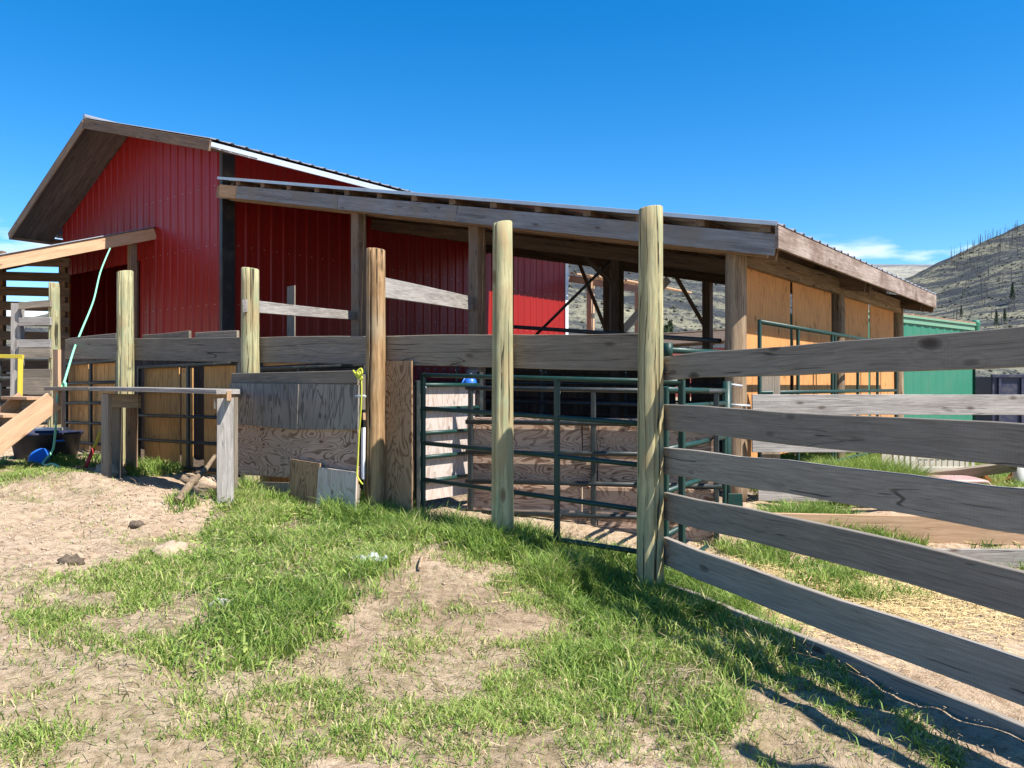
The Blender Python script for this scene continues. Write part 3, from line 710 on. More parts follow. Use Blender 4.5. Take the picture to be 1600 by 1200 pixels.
# ------------------------------------------------------------------ PIPE GATES AND PANELS
def pipe_panel(name, label, cat, p0, p1, zs0, zs1, uprights, r=.022, mat='pipe', group=None, clamps=True):
    """rails from p0 to p1 (xy); zs0/zs1: rail heights at the two ends"""
    p0 = Vector(p0); p1 = Vector(p1); o = thing(name, label, cat, p0+Z*min(zs0), group)
    for (a, b) in zip(zs0, zs1): tube('rail', [p0+Z*a, p1+Z*b], r, mat, o, 10)
    for u in uprights:
        p = p0.lerp(p1, u); za = min(zs0)*(1-u)+min(zs1)*u; zb = max(zs0)*(1-u)+max(zs1)*u
        e = r*1.0 if u in (0, 1) else 0
        nr = (p1-p0).cross(Z).normalized()
        up_o = board('upright', p+Z*(za-.03-e), p+Z*(zb+e), .05, .038, mat, o, nr, seg=1, bow=0, bev=.008)
        if clamps:
            for zq in (za+.2, zb-.12): lathe('bolt', [(0, -.012), (.012, -.012), (.012, .012), (0, .012)], p+Z*zq+nr*-.03, 'galv', up_o, 8)
    return o
ga = fence_a(661, -.20)
gL = FP(ga, -.20); gR = FP(-.15, -.22)
zl = [.235, .54, .84, 1.14, 1.44]; zl = [CAMZ-(y-CY)/F*gL.y for y in (812, 749, 692, 638, 586)]
zr = [CAMZ-(y-CY)/F*gR.y for y in (872, 806, 733, 666, 597)]
pipe_panel('pipe_gate', 'dark green five-rail pipe gate hung between the round posts', 'gate', gL, gR, zl, zr, (0, .575, 1), .021, 'pipe')
# gate frame going back from the split post to the lean-to
b0 = FO+Vector((.17, .28, 0)); b1 = at(1132, 0, 8.3); b1.z = 0
pipe_panel('pipe_gate', 'short green pipe gate folded back behind the split round post', 'gate', b0, b1, [-.02, .28, .62, .95, 1.28, 1.42], [-.1, .22, .57, .92, 1.27, 1.40], (0, 1), .024, 'pipe')
hp = thing('gate_post', 'thick green pipe gate post beside the lean-to corner post', 'gate post', at(1136, 0, 8.5).xy.to_3d()+Z*-.1)
tube('pipe', [at(1136, 0, 8.5).xy.to_3d()+Z*-.15, at(1136, 0, 8.5).xy.to_3d()+Z*1.5], .045, 'pipe', hp, 14)
tube('hinge_pin', [at(1136, 600, 8.5), at(1160, 603, 8.5)], .012, 'galv', hp); tube('hinge_pin', [at(1136, 632, 8.5), at(1172, 634, 8.5)], .012, 'galv', hp)
tube('hinge_pin', [at(1136, 753, 8.5), at(1147, 753, 8.5)], .014, 'galv', hp); board('base_plate', at(1138, 783, 8.4), at(1160, 783, 8.4), .16, .02, 'pipe', hp, (0, -1, 0), seg=1, bow=0)
tp = thing('top_pipe', 'green pipe rail behind the split post, above the top board', 'pipe rail', at(1044, 545, 7.4))
tube('stub', [at(1044, 560, 7.4), at(1044, 536, 7.4)], .042, 'pipe', tp, 14); tube('rail', [at(1044, 547, 7.4), at(1160, 553, 8.6)], .03, 'pipe', tp)
# plywood-faced pipe panel behind the gate
w0 = at(728, 0, 8.25); w1 = at(1128, 0, 7.55); w0.z = w1.z = 0
def wz(y0, y1): return (CAMZ-(y0-CY)/F*w0.y, CAMZ-(y1-CY)/F*w1.y)
zz = [wz(*q) for q in ((846, 862), (800, 812), (752, 760), (706, 711), (659, 664), (606, 612))]
pw = pipe_panel('pen_fence', 'plywood-faced pipe pen wall in the shade behind the gate', 'fence', w0, w1, [q[0] for q in zz], [q[1] for q in zz], (.02, .52, .98), .024, 'pipe_dark')
dirw = (w1-w0); nw = Vector((-dirw.y, dirw.x, 0)).normalized()
if nw.y > 0: nw = -nw
for k, ((ya, yb), (yc, yd)) in enumerate((((652, 655), (706, 714)), ((708, 716), (753, 765)), ((755, 767), (801, 815)), ((803, 817), (850, 868)))):
    for (ta, tb_) in ((.0, .47+.06*(k % 2)), (.475+.06*(k % 2), .985)):
        za, zb = wz(ya, yb), wz(yc, yd)
        def pt(u, zq): return w0.lerp(w1, u)-nw*(.05+.012*(k % 2))+Z*(zq[0]*(1-u)+zq[1]*u)
        hgt = (pt(.5, za)-pt(.5, zb)).length
        board('plywood_strip', (pt(ta, za)+pt(ta, zb))/2, (pt(tb_, za)+pt(tb_, zb))/2, hgt, .018, 'ply_swirl', pw, nw, seg=1, bow=0)
# deeper pipe panels
for (i, (s, lab)) in enumerate(((2.6, 'dark pipe panel deep in the shade under the lean-to'), (5.6, 'farther dark pipe panel near the stall wall'))):
    pipe_panel('pen_fence', lab, 'panel', P(.6, s), P(8.8, s), [.4, .75, 1.1, 1.45, 1.8], [.5, .85, 1.2, 1.55, 1.9], (0, .25, .5, .75, 1), .024, 'pipe_dark')
# rail seen above the top board, through the lean-to
tpp = pipe_panel('pen_fence', 'tall dark pipe rail crossing the open bay above the top board', 'panel', P(.3, .25), P(4.4, 1.0), [.5, 1.2, 2.0], [.5, 1.2, 2.42], (1,), .03, 'pipe_dark')
# tall panel along the eave
pipe_panel('pipe_fence', 'tall green pipe panel standing along the plywood eave wall', 'panel', P(-.24, .12), P(-.24, 6.8), [.35, .85, 1.37, 1.78, 2.2], [.35, .85, 1.37, 1.78, 2.2], (0, .2, .42, .44, .62, .8, 1), .027, 'pipe')
gp = board('leaning_plank', at(1203, 800, 9.55), at(1203, 588, 9.65), .235, .03, 'grey', None, (0, -1, 0)); tag(gp, 'wide grey plank standing against the green pipe panel', 'plank')
# sunlit plywood side with green rails, seen through the left end of the gate
sp0 = FP(fence_a(652, -.32), -.32); sp1 = sp0+V*.95
sp = thing('pen_gate', 'pale sunlit plywood pen side with green rails, left of the gate opening', 'panel', sp0)
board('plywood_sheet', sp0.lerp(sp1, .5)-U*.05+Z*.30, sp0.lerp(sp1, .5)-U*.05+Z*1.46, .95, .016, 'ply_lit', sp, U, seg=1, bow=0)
for zq in (.50, .74, .98, 1.22, 1.46): tube('rail', [sp0+Z*zq, sp1+Z*zq], .022, 'pipe', sp)
board('upright', sp0+Z*.2, sp0+Z*1.5, .05, .04, 'pipe_dark', sp, U, seg=1, bow=0); board('upright', sp1+Z*.2, sp1+Z*1.6, .06, .05, 'pipe_dark', sp, U, seg=1, bow=0)
# plywood strip beside the orange post
ps = board('plywood_strip', FP(fence_a(623, -.06), -.06, .28), FP(fence_a(623, -.06), -.06, 1.69), .36, .018, 'ply_brown', None, FN, seg=1, bow=0)
tag(ps, 'tall narrow brown plywood strip right of the orange-brown post', 'plywood')

# ------------------------------------------------------------------ CHUTE SIDE (left half of the fence)
# plywood-backed pipe panels behind the posts
def chute_panel(pxa, pxb, zt, zb, label, sheets, ups):
    a0, a1 = fence_a(pxa, -.24), fence_a(pxb, -.24); p0, p1 = FP(a0, -.24), FP(a1, -.24)
    n = 5; zs = [zb+(zt-zb)*k/(n-1) for k in range(n)]
    o = pipe_panel('chute_fence', label, 'panel', p0, p1, zs, [z-.02 for z in zs], ups, .022, 'pipe_dark', 'plywood-backed chute panels', False)
    for (xa, xb, dz, mt) in sheets:
        qa, qb = fence_a(xa, -.31), fence_a(xb, -.31)
        board('plywood_sheet', FP((qa+qb)/2, -.31, zb-.12), FP((qa+qb)/2, -.31, zt-.02+dz), abs(qb-qa)-.01, .016, mt, o, FN, seg=1, bow=0)
    return o
chute_panel(183, 104, 1.80, .62, 'tan plywood-backed pipe panel between the two leftmost round posts', [(183, 142, .02, 'ply_panel'), (139, 104, .0, 'ply_panel')], (0, .5, 1))
chute_panel(372, 217, 1.72, .42, 'tan plywood-backed pipe panel with dark gaps behind the shelf', [(372, 319, .0, 'ply_panel'), (302, 284, -.02, 'ply_panel'), (281, 226, .0, 'ply_panel')], (0, .47, 1))
chute_panel(568, 380, 1.66, .3, 'pipe panel behind the weathered chute gate', [(560, 470, -.08, 'ply_panel'), (462, 385, -.08, 'ply_panel')], (0, .5, 1))
cbw = thing('added_chute_backing', 'dark plank wall added behind the cattle chute to blacken the gaps', 'plank wall', FP(5.5, -1.05, .3))  # added wall: keeps gaps between sheets black and light off the barn
k = 0; a = fence_a(575, -1.05)
while a < fence_a(98, -1.05):
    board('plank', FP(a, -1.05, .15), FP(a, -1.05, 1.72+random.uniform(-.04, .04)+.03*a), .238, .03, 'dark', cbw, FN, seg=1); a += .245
cr = board('cross_rail', FP(fence_a(413, -.19), -.19, 1.71), FP(fence_a(529, -.19), -.19, 1.735), .075, .04, 'fresh', None, FN); tag(cr, 'thin fresh rail under the wide top board', 'rail')

# weathered chute gate
def CG(px, py, b=.16):                          # a point on the gate's plane
    a = fence_a(px); p = FP(a, b); Y = p.y
    r = (px-CX)/F; k = b
    # exact hit of the sight line with the plane offset b from the fence
    Q = FO+FN*b; aa = (Q.x-r*Q.y)/(r*FL.y-FL.x); q = Q+FL*aa
    return Vector((q.x, q.y, CAMZ-(py-CY)/F*q.y))
cg = thing('chute_gate', 'weathered plywood chute gate with a grey top rail', 'gate', CG(462, 770))
board('top_rail', CG(364, 592), CG(561, 589), .125, .04, 'grey', cg, FN, seg=4)
def sheet(name, c0, c1, c2, c3, mt, parent, th=.018, b=.16):
    """a sheet with four corners given as pixels on the gate plane: bl, br, tr, tl; grain vertical"""
    pts = [CG(*c, b) for c in (c0, c1, c2, c3)]; o_ = pts[0]; X = (pts[3]-pts[0]).normalized(); n_ = FN
    Yv = (n_-X*n_.dot(X)).normalized(); Zv = X.cross(Yv); m = Matrix((X, Yv, Zv)).transposed().to_4x4(); m.translation = o_
    mi = m.inverted(); l = [mi @ p for p in pts]
    vs_ = [(p.x, th/2, p.z) for p in l]+[(p.x, -th/2, p.z) for p in l]
    fs = [(0, 1, 2, 3), (7, 6, 5, 4), (0, 4, 5, 1), (1, 5, 6, 2), (2, 6, 7, 3), (3, 7, 4, 0)]
    return link(name, mesh('sheet', vs_, fs), mt, parent, m)
sheet('plywood_flap', (361, 661), (465, 672), (467, 600), (360, 599), 'ply_grey', cg, .02, .215)
sheet('plywood_flap', (464, 671), (560, 671), (561, 601), (468, 600), 'ply_grey', cg, .02, .20)
sheet('plywood_sheet', (560, 752), (560, 640), (364, 640), (367, 741), 'ply_swirl', cg, .018, .17)
sheet('kick_board', (366, 790), (560, 800), (560, 757), (366, 752), 'grey', cg, .035, .16)
sheet('patch_board', (452, 790), (496, 792), (501, 724), (455, 717), 'ply_brown', cg, .02, .235)
sheet('patch_board', (495, 792), (556, 800), (558, 738), (499, 730), 'ply_lit', cg, .02, .26)
board('end_batten', CG(566, 585, .13), CG(566, 640, .13), .05, .05, 'grey', cg, FN, seg=1)
board('end_batten', CG(568, 645, .10), CG(568, 655, .10), .05, .05, 'fresh', cg, FN, seg=1)
tube('latch_bolt', [CG(556, 619, .24), CG(571, 619, .24)], .012, 'galv', cg)
board('batten_strip', CG(568, 668, .13), CG(567, 748, .13), .035, .03, 'white_trim', cg, FN, seg=1)
yr = thing('yellow_rope', 'bright yellow rope knotted on the chute gate and hanging down its edge', 'rope', CG(563, 770, .25))
tube('strand', spline([CG(562, 580, .25), CG(565, 600, .26), CG(564, 640, .27), CG(561, 680, .26), CG(559, 720, .27), CG(558, 742, .28), CG(563, 752, .3), CG(567, 757, .3)], 6), .0075, 'rope_y', yr, 8)
tube('knot', spline([CG(552, 579, .26), CG(556, 584, .28), CG(562, 588, .28), CG(566, 582, .28), CG(564, 576, .27), CG(558, 582, .29), CG(566, 590, .27), CG(561, 592, .28), CG(553, 581, .27)], 5), .009, 'rope_y', yr, 8)

# raised shelf (catwalk) along the chute
def CW(px, py, b=.75): return CG(px, py, b)
cw = thing('catwalk', 'narrow plank catwalk on post legs in front of the chute', 'catwalk', CW(250, 740))
zc = 1.405
def cwp(px, b, z):
    q = CG(px, 603, b); return Vector((q.x, q.y, z))
for k, b in enumerate((.94, .67, .40)):
    board('deck_plank', cwp(357, b, zc-.01), cwp(158, b, zc+.012), .26, .045, 'grey_lit' if k == 0 else 'grey', cw, Z, seg=4)
    board('deck_plank', cwp(157, b, zc+.012), cwp(86, b, zc+.012), .26, .045, 'grey', cw, Z, seg=3)
board('end_cleat', cwp(358, 1.06, zc-.045), cwp(358, .25, zc-.045), .09, .04, 'fresh', cw, FL, seg=1)
board('leg', cwp(352, 1.0, .22), cwp(352, 1.0, zc-.07), .15, .045, 'grey_lit', cw, (.35, -.93, 0), seg=2)
board('leg', cwp(362, .62, .22), cwp(362, .62, zc-.07), .16, .045, 'grey', cw, FN, seg=2)
board('leg', cwp(166, 1.0, .35), cwp(166, 1.0, zc-.04), .15, .045, 'grey', cw, FN, seg=2)
board('leg', cwp(183, .55, .35), cwp(183, .55, zc-.15), .19, .045, 'grey', cw, FN, seg=2)
board('brace_board', cwp(167, .62, zc-.13), cwp(218, .62, zc-.13), .16, .04, 'grey', cw, FN, seg=1)
board('leg', cwp(206, .30, .30), cwp(206, .30, zc-.10), .21, .05, 'brown', cw, FN, seg=2)
tube('nail', [cwp(336, .3, 1.31), cwp(336, .32, 1.20)], .012, 'white_trim', cw)

# stairs up to the catwalk
stb = cwp(82, .80, 0)
st = thing('stairs', 'short wooden stairs with fresh stringers climbing to the catwalk', 'stairs', (stb.x-.9, stb.y+.6, .55))
T0 = cwp(84, 1.06, 0)
for o_ in (0, .78):
    top = T0+FL*o_+Z*(zc-.13); bot = T0+FL*o_+FN*1.05+Z*(zc-.13-.84)
    board('stringer', bot, top, .24, .04, 'fresh', st, -FL, seg=2)
for k in range(4):
    c0 = T0+FN*(.16+.25*k)+Z*(zc-.10-.2*k)
    board('tread', c0+FL*.03, c0+FL*.75, .25, .035, 'fresh', st, Z, seg=1)
    board('riser', c0-FN*.10-Z*.10+FL*.03, c0-FN*.10-Z*.10+FL*.75, .15, .02, 'grey', st, FN, seg=1)
board('newel_board', cwp(89, .72, zc-.45), cwp(89, .72, zc+.51), .15, .04, 'fresh', st, FN, seg=2)
hl = thing('ladder_gate', 'pale board rungs nailed between the leftmost post and a square post', 'ladder', at(28, 640, 11.9))
board('post', at(26, 668, 11.95), at(28, 474, 11.95), .15, .10, 'grey_lit', hl, (0, -1, 0), seg=2)
for (y0, y1, w_, mt) in ((478, 474, .10, 'grey'), (503, 502, .12, 'grey_lit'), (537, 537, .12, 'grey_lit'), (552, 552, .14, 'grey'), (590, 590, .25, 'grey'), (603, 603, .25, 'grey')):
    board('rung', at(31, y0, 11.85), at(80, y1, 11.75), w_, .045, mt, hl, (0, -1, 0), seg=2)
yh = thing('yellow_handrail', 'yellow painted handrail post at the foot of the stairs', 'handrail', at(30, 640, 11.3))
board('rail', at(-40, 556, 11.5), at(36, 557, 11.3), .055, .04, 'yellow', yh, (0, -1, 0), seg=1); board('post', at(31, 622, 11.3), at(32, 560, 11.3), .065, .05, 'yellow', yh, (.6, -.8, 0), seg=1)
# further pens seen left, behind the stairs
for i, y_ in enumerate((575, 590, 612)):
    pass
lp = pipe_panel('pen_fence', 'dark pipe panel far left behind the stairs', 'panel', (-13.2, 16.5, 0), (-9.2, 16.5, 0), [.7, 1.2, 1.6, 2.0], [.7, 1.2, 1.6, 2.0], (0, .33, .66, 1), .05, 'pipe_dark')

# mint green rope from the barn to the ground
gr = thing('green_rope', 'mint green rope hanging from the barn, knotted at the shelf', 'rope', at(80, 720, 10.2))
tube('strand', spline([at(172, 388, 16.3), at(157, 425, 15.5), at(146, 470, 14.2), at(128, 515, 12.6), at(116, 545, 11.5), at(106, 578, 10.75), at(99, 600, 10.4), at(91, 612, 10.2), at(89, 640, 10.2), at(86, 680, 10.2), at(82, 704, 10.15), at(71, 718, 10.0), at(67, 724, 9.9), at(72, 727, 9.8), at(82, 725, 9.75), at(92, 729, 9.6)], 7), .015, 'rope_g', gr, 8)
tube('knot', spline([at(95, 604, 10.35), at(101, 598, 10.3), at(102, 606, 10.3), at(96, 608, 10.3), at(99, 601, 10.32), at(101, 611, 10.33)], 5), .018, 'rope_g', gr, 8)
# tub, lid, shovel, lumber under the stairs
tx = at(72, 700, 10.75); tz = G(tx.x, tx.y)
tub = thing('tub', 'dark blue plastic tub in the shade under the stairs', 'tub', (tx.x, tx.y, tz))
lathe('body', [(0, .02), (.36, .02), (.42, .33), (.45, .34), (.45, .37), (.40, .37), (.34, .05), (0, .05)], (tx.x, tx.y, tz), 'navy', tub)
lathe('handle', [(.05, -.01), (.06, 0), (.05, .01)], (tx.x+.35, tx.y-.3, tz+.27), 'blue', tub)
lx = at(62, 712, 10.15)
lid = lathe('bucket_lid', [(0, .03), (.08, .035), (.115, .025), (.13, .02), (.135, 0), (.125, -.01)], (lx.x, lx.y, G(lx.x, lx.y)+.10), 'blue', None, 28, Matrix.Rotation(R(52), 4, 'X'))
tag(lid, 'bright blue round lid leaning on the dark tub', 'lid')
sc_ = board('scrap_board', (tx.x-.42, tx.y-.15, tz+.40), (tx.x+.36, tx.y-.2, tz+.42), .22, .03, 'white_trim', None, Z); tag(sc_, 'white scrap board lying across the dark blue tub', 'board')
sv0 = at(160, 668, 10.2); sv1 = at(134, 712, 9.9); sv1.z = G(sv1.x, sv1.y)+.03
sh_ = thing('shovel', 'shovel with a yellow and red handle leaning under the catwalk', 'shovel', sv1)
d_ = (sv1-sv0); tube('shaft', [sv0-d_*.35, sv0+d_*.55], .02, 'yellow', sh_); tube('socket', [sv0+d_*.55, sv1], .025, 'redpaint', sh_)
bl_ = link('blade', mesh('blade', [(-.1, 0, 0), (.1, 0, 0), (.11, -.15, -.03), (.06, -.27, -.02), (0, -.3, -.02), (-.06, -.27, -.02), (-.11, -.15, -.03), (0, -.12, -.05), (-.1, 0, -.01), (.1, 0, -.01)], [(0, 1, 2, 7), (0, 7, 6), (7, 2, 3, 4), (7, 4, 5, 6)]), 'rust', sh_, Matrix.Translation(sv1) @ Matrix.Rotation(R(-60), 4, 'Z'))
yt = board('yellow_scrap', at(0, 695, 10.4), at(24, 686, 10.2), .06, .04, 'yellow', None, (0, -1, 0)); tag(yt, 'small yellow scrap below the stair stringer', 'scrap')

# stick, clods, bag and litter on the ground
g0 = ground_px(278, 792); e0 = Vector((g0[0], g0[1], G(*g0)+.04)); e1 = at(336, 712, g0[1]+.75)
stick = thing('broken_branch', 'broken peeled branch propped up out of the dirt hollow', 'branch', e0)
tube('stem', spline([e0, e0.lerp(e1, .3)+Z*.02, e0.lerp(e1, .42)+Vector((.02, 0, .03)), e0.lerp(e1, .7)-Z*.02, e1], 6), .042, 'bark', stick, 10, [1-.55*(k/24) + (.35 if 8 <= k <= 10 else 0) for k in range(25)])
tube('stub', [e0.lerp(e1, .36), e0.lerp(e1, .36)+Vector((-.09, -.03, .07))], .035, 'bark', stick, 8)
def clod_mesh(seed, r):
    rr = np.random.default_rng(seed); vs_ = []; fs = []; n, m = 12, 8
    off = rr.random((m+1, n))
    for i in range(m+1):
        th = math.pi*i/m
        for j in range(n):
            ph = 2*math.pi*j/n; q = r*(.75+.5*off[i, j]) if 0 < i < m else r*.9
            vs_.append((q*math.sin(th)*math.cos(ph)*1.2, q*math.sin(th)*math.sin(ph), q*math.cos(th)*.7))
    for i in range(m):
        for j in range(n): a, b = i*n+j, i*n+(j+1) % n; fs.append((a, a+n, b+n, b))
    return mesh('clod', vs_, fs, True)
def soil_plain(name, c1, c2):
    t = NT(name, .95, .15); c = t.coords(); n_ = t.noise(c, 22, 6, .7); t.base(t.mix(t.mr(n_, .35, .65), c1, c2)); t.bump(n_, .8, .02); return t.m
M['clod'] = soil_plain('clod_soil', (.34, .245, .165), (.48, .37, .265)); M['stone'] = soil_plain('stone', (.28, .27, .25), (.5, .48, .44)); M['darkclod'] = soil_plain('dung', (.07, .055, .04), (.16, .12, .085))
for (px, py, r_, mt, lab) in ((327, 762, .15, 'clod', 'large dry dirt clod beside the catwalk leg'), (170, 738, .16, 'clod', 'dirt lump on the crest of the mound'),
                              (345, 945, .055, 'stone', 'pale stone lying in the grass at lower left'), (267, 868, .12, 'clod', 'dirt clod between grass tufts at lower left'),
                              (214, 822, .055, 'darkclod', 'dark clod on the bare dirt'), (112, 882, .07, 'darkclod', 'dark clod at the edge of the lower left grass')):
    x, y = ground_px(px, py); o = link('dirt_clod' if mt != 'stone' else 'stone', clod_mesh(int(px), r_), mt, None, Matrix.Translation((x, y, G(x, y)+r_*.2)))
    tag(o, lab, 'stone' if mt == 'stone' else 'clod')
bxy = ground_px(577, 884); rr = np.random.default_rng(5); n = 17
xs = np.linspace(-1, 1, n); A, B = np.meshgrid(xs, xs, indexing='ij')
hh = .03*np.exp(-(A**2+B**2)*2.2)+.15*np.abs(fbm(A*2.3+4, B*2.3, 4))+.012
v = np.stack([A*.12*(1+.9*fbm(B*2, A*2, 3)), B*.085*(1+.9*fbm(A*2+7, B*2, 3)), hh], -1).reshape(-1, 3)
v2 = np.concatenate([v, v*np.array([1, 1, 0])]); i = np.arange(n*n).reshape(n, n); f = np.stack([i[:-1, :-1], i[1:, :-1], i[1:, 1:], i[:-1, 1:]], -1).reshape(-1, 4)
bag = link('plastic_bag', np_mesh('bag', v, f), 'bag', None, Matrix.Translation((bxy[0], bxy[1], G(*bxy)+.02)) @ Matrix.Rotation(.5, 4, 'Z')); tag(bag, 'crumpled white plastic bag lying in the grass', 'bag')
for (px0, py0, px1, py1, r_, lab) in ((655, 893, 662, 872, .012, 'short grey stick standing out of the turf'), (800, 858, 853, 882, .022, 'grey stick lying in the shade below the gate'), (690, 858, 730, 848, .010, 'thin dry twig in the grass by the gate')):
    a_, b_ = ground_px(px0, py0), ground_px(px1, py1)
    o = tube('stick', [(a_[0], a_[1], G(*a_)+.03), ((a_[0]+b_[0])/2, (a_[1]+b_[1])/2, (G(*a_)+G(*b_))/2+.05), (b_[0], b_[1], G(*b_)+.03)], r_, 'bark'); tag(o, lab, 'stick')
# blue jugs hung on the post inside the gate
bj = thing('blue_jug', 'blue plastic jug hanging on the brown post behind the gate', 'jug', at(735, 612, 11.3))
jb = lathe('body', [(0, -.14), (.085, -.14), (.095, -.1), (.095, .08), (.06, .13), (.025, .15), (.025, .18), (0, .18)], at(735, 605, 11.3), 'blue', bj, 18)
tube('handle', spline([at(727, 590, 11.25), at(722, 600, 11.2), at(725, 612, 11.25)], 5), .012, 'blue', bj); lathe('cap', [(0, .17), (.03, .17), (.03, .2), (0, .2)], at(735, 605, 11.3), 'navy', jb, 14)
bj2 = thing('blue_jug', 'smaller blue jug hanging lower and left of the other', 'jug', at(726, 625, 11.3))
lathe('body', [(0, -.09), (.05, -.09), (.055, -.06), (.055, .05), (.03, .09), (.015, .1), (0, .1)], at(726, 622, 11.2), 'blue', bj2, 16); lathe('cap', [(0, .095), (.02, .095), (.02, .12), (0, .12)], at(726, 622, 11.2), 'navy', bj2, 12)
ps2 = board('spacer_board', at(738, 650, 11.5), at(738, 578, 11.5), .17, .03, 'eave', None, (0, -1, 0)); tag(ps2, 'pale short board nailed to the brown post behind the gate', 'board')

# ------------------------------------------------------------------ THINGS BEYOND THE YARD
d1 = Vector((.766, .643, 0)); n1_ = Vector((.643, -.766, 0)); c0 = Vector((10.7, 22, 0))-d1*2.8
gs = thing('green_shed', 'green steel storage shed beyond the lean-to with a pale roof edge', 'shed', c0)
HG = 3.42; LG = 8.0
def ribwall(parent, o_, along, out, L, h, mat, name, pitch=.28, rh=.035):
    n = int(L/pitch); vs_ = []; fs = []
    for i in range(n):
        for (d, e) in ((0, 0), (.08, rh), (.17, rh), (.25, 0)): p = along*(i*pitch+d)+out*e; vs_ += [p, p+Z*h]
    for i in range(len(vs_)//2-1): fs.append((2*i, 2*i+2, 2*i+3, 2*i+1))
    return link(name, mesh('ribs', vs_, fs), mat, parent, Matrix.Translation(o_))
ribwall(gs, c0+Z*-.1, d1, n1_, LG, HG, 'green_metal', 'wall', .5, .02); ribwall(gs, c0+Z*-.1, -n1_, -d1, 2.2, HG, 'green_metal', 'wall'); ribwall(gs, c0+d1*LG+Z*-.1, -n1_, d1, 2.2, HG, 'green_metal', 'wall'); ribwall(gs, c0-n1_*2.2+Z*-.1, d1, -n1_, LG, HG, 'green_metal', 'wall')
board('roof', c0-n1_*1.1-d1*.1+Z*(HG-.05), c0-n1_*1.1+d1*(LG+.1)+Z*(HG-.05), 2.4, .06, 'pale_green', gs, Z, seg=1, bow=0)
board('roof_edge', c0+n1_*.04+Z*(HG-.16), c0+n1_*.04+d1*(LG+.02)+Z*(HG-.16), .14, .03, 'pale_green', gs, n1_, seg=1, bow=0)
board('roof_cap', c0+n1_*.06+Z*(HG+.0), c0+n1_*.06+d1*(LG+.1)+Z*(HG+.0), .06, .05, 'brown', gs, n1_, seg=1, bow=0)
lathe('vent_cap', [(0, .12), (.1, .1), (.13, 0), (.1, -.1), (.1, -.3)], c0+d1*(LG-.1)+n1_*.05+Z*(HG), 'green_metal', gs, 14)
nb = thing('navy_bin', 'dark navy steel bin standing right of the green shed', 'bin', (16.9, 25.5, -.1))
for (x0, y0, x1, y1) in ((15.3, 25.5, 19.3, 25.5), (15.3, 27.2, 19.3, 27.2), (15.3, 25.5, 15.3, 27.2), (19.3, 25.5, 19.3, 27.2)):
    board('side', (x0, y0, .82), (x1, y1, .82), 1.84, .05, 'navy', nb, (0, -1, 0) if y0 == y1 else (1, 0, 0), seg=1, bow=0)
for k in range(6): board('rib', (15.5+k*.72, 25.44, -.05), (15.5+k*.72, 25.44, 1.7), .08, .07, 'navy', nb, (0, -1, 0), seg=1, bow=0)
board('rim', (15.25, 25.44, 1.77), (19.35, 25.44, 1.77), .1, .1, 'navy', nb, (0, -1, 0), seg=1, bow=0)
rs = thing('red_house', 'small dark red shed in the distance under the lean-to', 'shed', at(1085, 560, 62).xy.to_3d())
rc = at(1092, 560, 62)
for (xa, xb, ya, yb, nn_) in ((rc.x-2.6, rc.x+2.6, 62, 62, (0, -1, 0)), (rc.x-2.6, rc.x+2.6, 66, 66, (0, 1, 0)), (rc.x-2.6, rc.x-2.6, 62, 66, (-1, 0, 0)), (rc.x+2.6, rc.x+2.6, 62, 66, (1, 0, 0))):
    board('wall', (xa, ya, 2.3), (xb, yb, 2.3), 4.2, .12, 'shed_red', rs, nn_, seg=1, bow=0)
board('roof', (rc.x-3.1, 63, 5.1), (rc.x+3.1, 63, 5.5), 2.9, .1, 'dark', rs, (0, -.35, .94), seg=1, bow=0); board('roof', (rc.x-3.1, 65.3, 5.1), (rc.x+3.1, 65.3, 5.5), 2.9, .1, 'dark', rs, (0, .35, .94), seg=1, bow=0)
for dx in (.4, 1.4):
    wq = board('window', (rc.x+dx, 61.9, 3.2), (rc.x+dx, 61.9, 4.2), .8, .05, 'white_trim', rs, (0, -1, 0), seg=1, bow=0); board('pane', (rc.x+dx, 61.86, 3.27), (rc.x+dx, 61.86, 4.13), .62, .03, 'glass', wq, (0, -1, 0), seg=1, bow=0)

# discarded things behind the yard fence
cr0 = at(1392, 750, 11.6); cz = G(cr0.x, cr0.y)
bx0 = thing('slotted_bin', 'beige slotted plastic bin lying in the grass behind the yard fence', 'bin', (cr0.x+.6, 11.6, cz))
W_ = at(1524, 0, 11.6).x-cr0.x
board('side_wall', (cr0.x, 11.9, .35), (cr0.x+W_, 11.9, .35), .78, .03, 'beige', bx0, (0, -1, 0), seg=1, bow=0)
for k in range(4): board('corner_rib', (cr0.x+.04+k*.085, 11.56, .0), (cr0.x+.06+k*.085, 11.62, .74), .06, .05, 'beige', bx0, (0, -1, 0), seg=1, bow=0)
# slotted front: bars and webs leave real holes
f0 = cr0.x+.38; f1 = cr0.x+W_
for z_ in (.06, .24, .42, .60, .72): board('web', (f0, 11.6, z_), (f1, 11.6, z_), .075, .03, 'beige', bx0, (0, -1, 0), seg=1, bow=0)
for k in range(10): board('slot_bar', (f0+.04+k*(f1-f0-.08)/9, 11.603, .02), (f0+.04+k*(f1-f0-.08)/9, 11.603, .74), .048, .022, 'beige', bx0, (0, -1, 0), seg=1, bow=0)
pl_ = board('sloping_plank', at(1446, 745, 10.9), at(1588, 728, 10.7), .05, .16, 'grey', None, (0, -.5, .86)); tag(pl_, 'grey plank sloping across the discarded things behind the fence', 'plank')
hoop = thing('rusty_fender', 'curved rusty orange fender hanging below the sloping plank', 'fender', at(1560, 740, 11))
vs_, fs = [], []
for i in range(15):
    a = math.pi*(1.08+.84*i/14); c_ = at(1561, 722, 11.0)
    for r_, y_ in ((.27, -.12), (.27, .12), (.23, .12), (.23, -.12)): vs_.append((r_*1.15*math.cos(a), y_, r_*math.sin(a)))
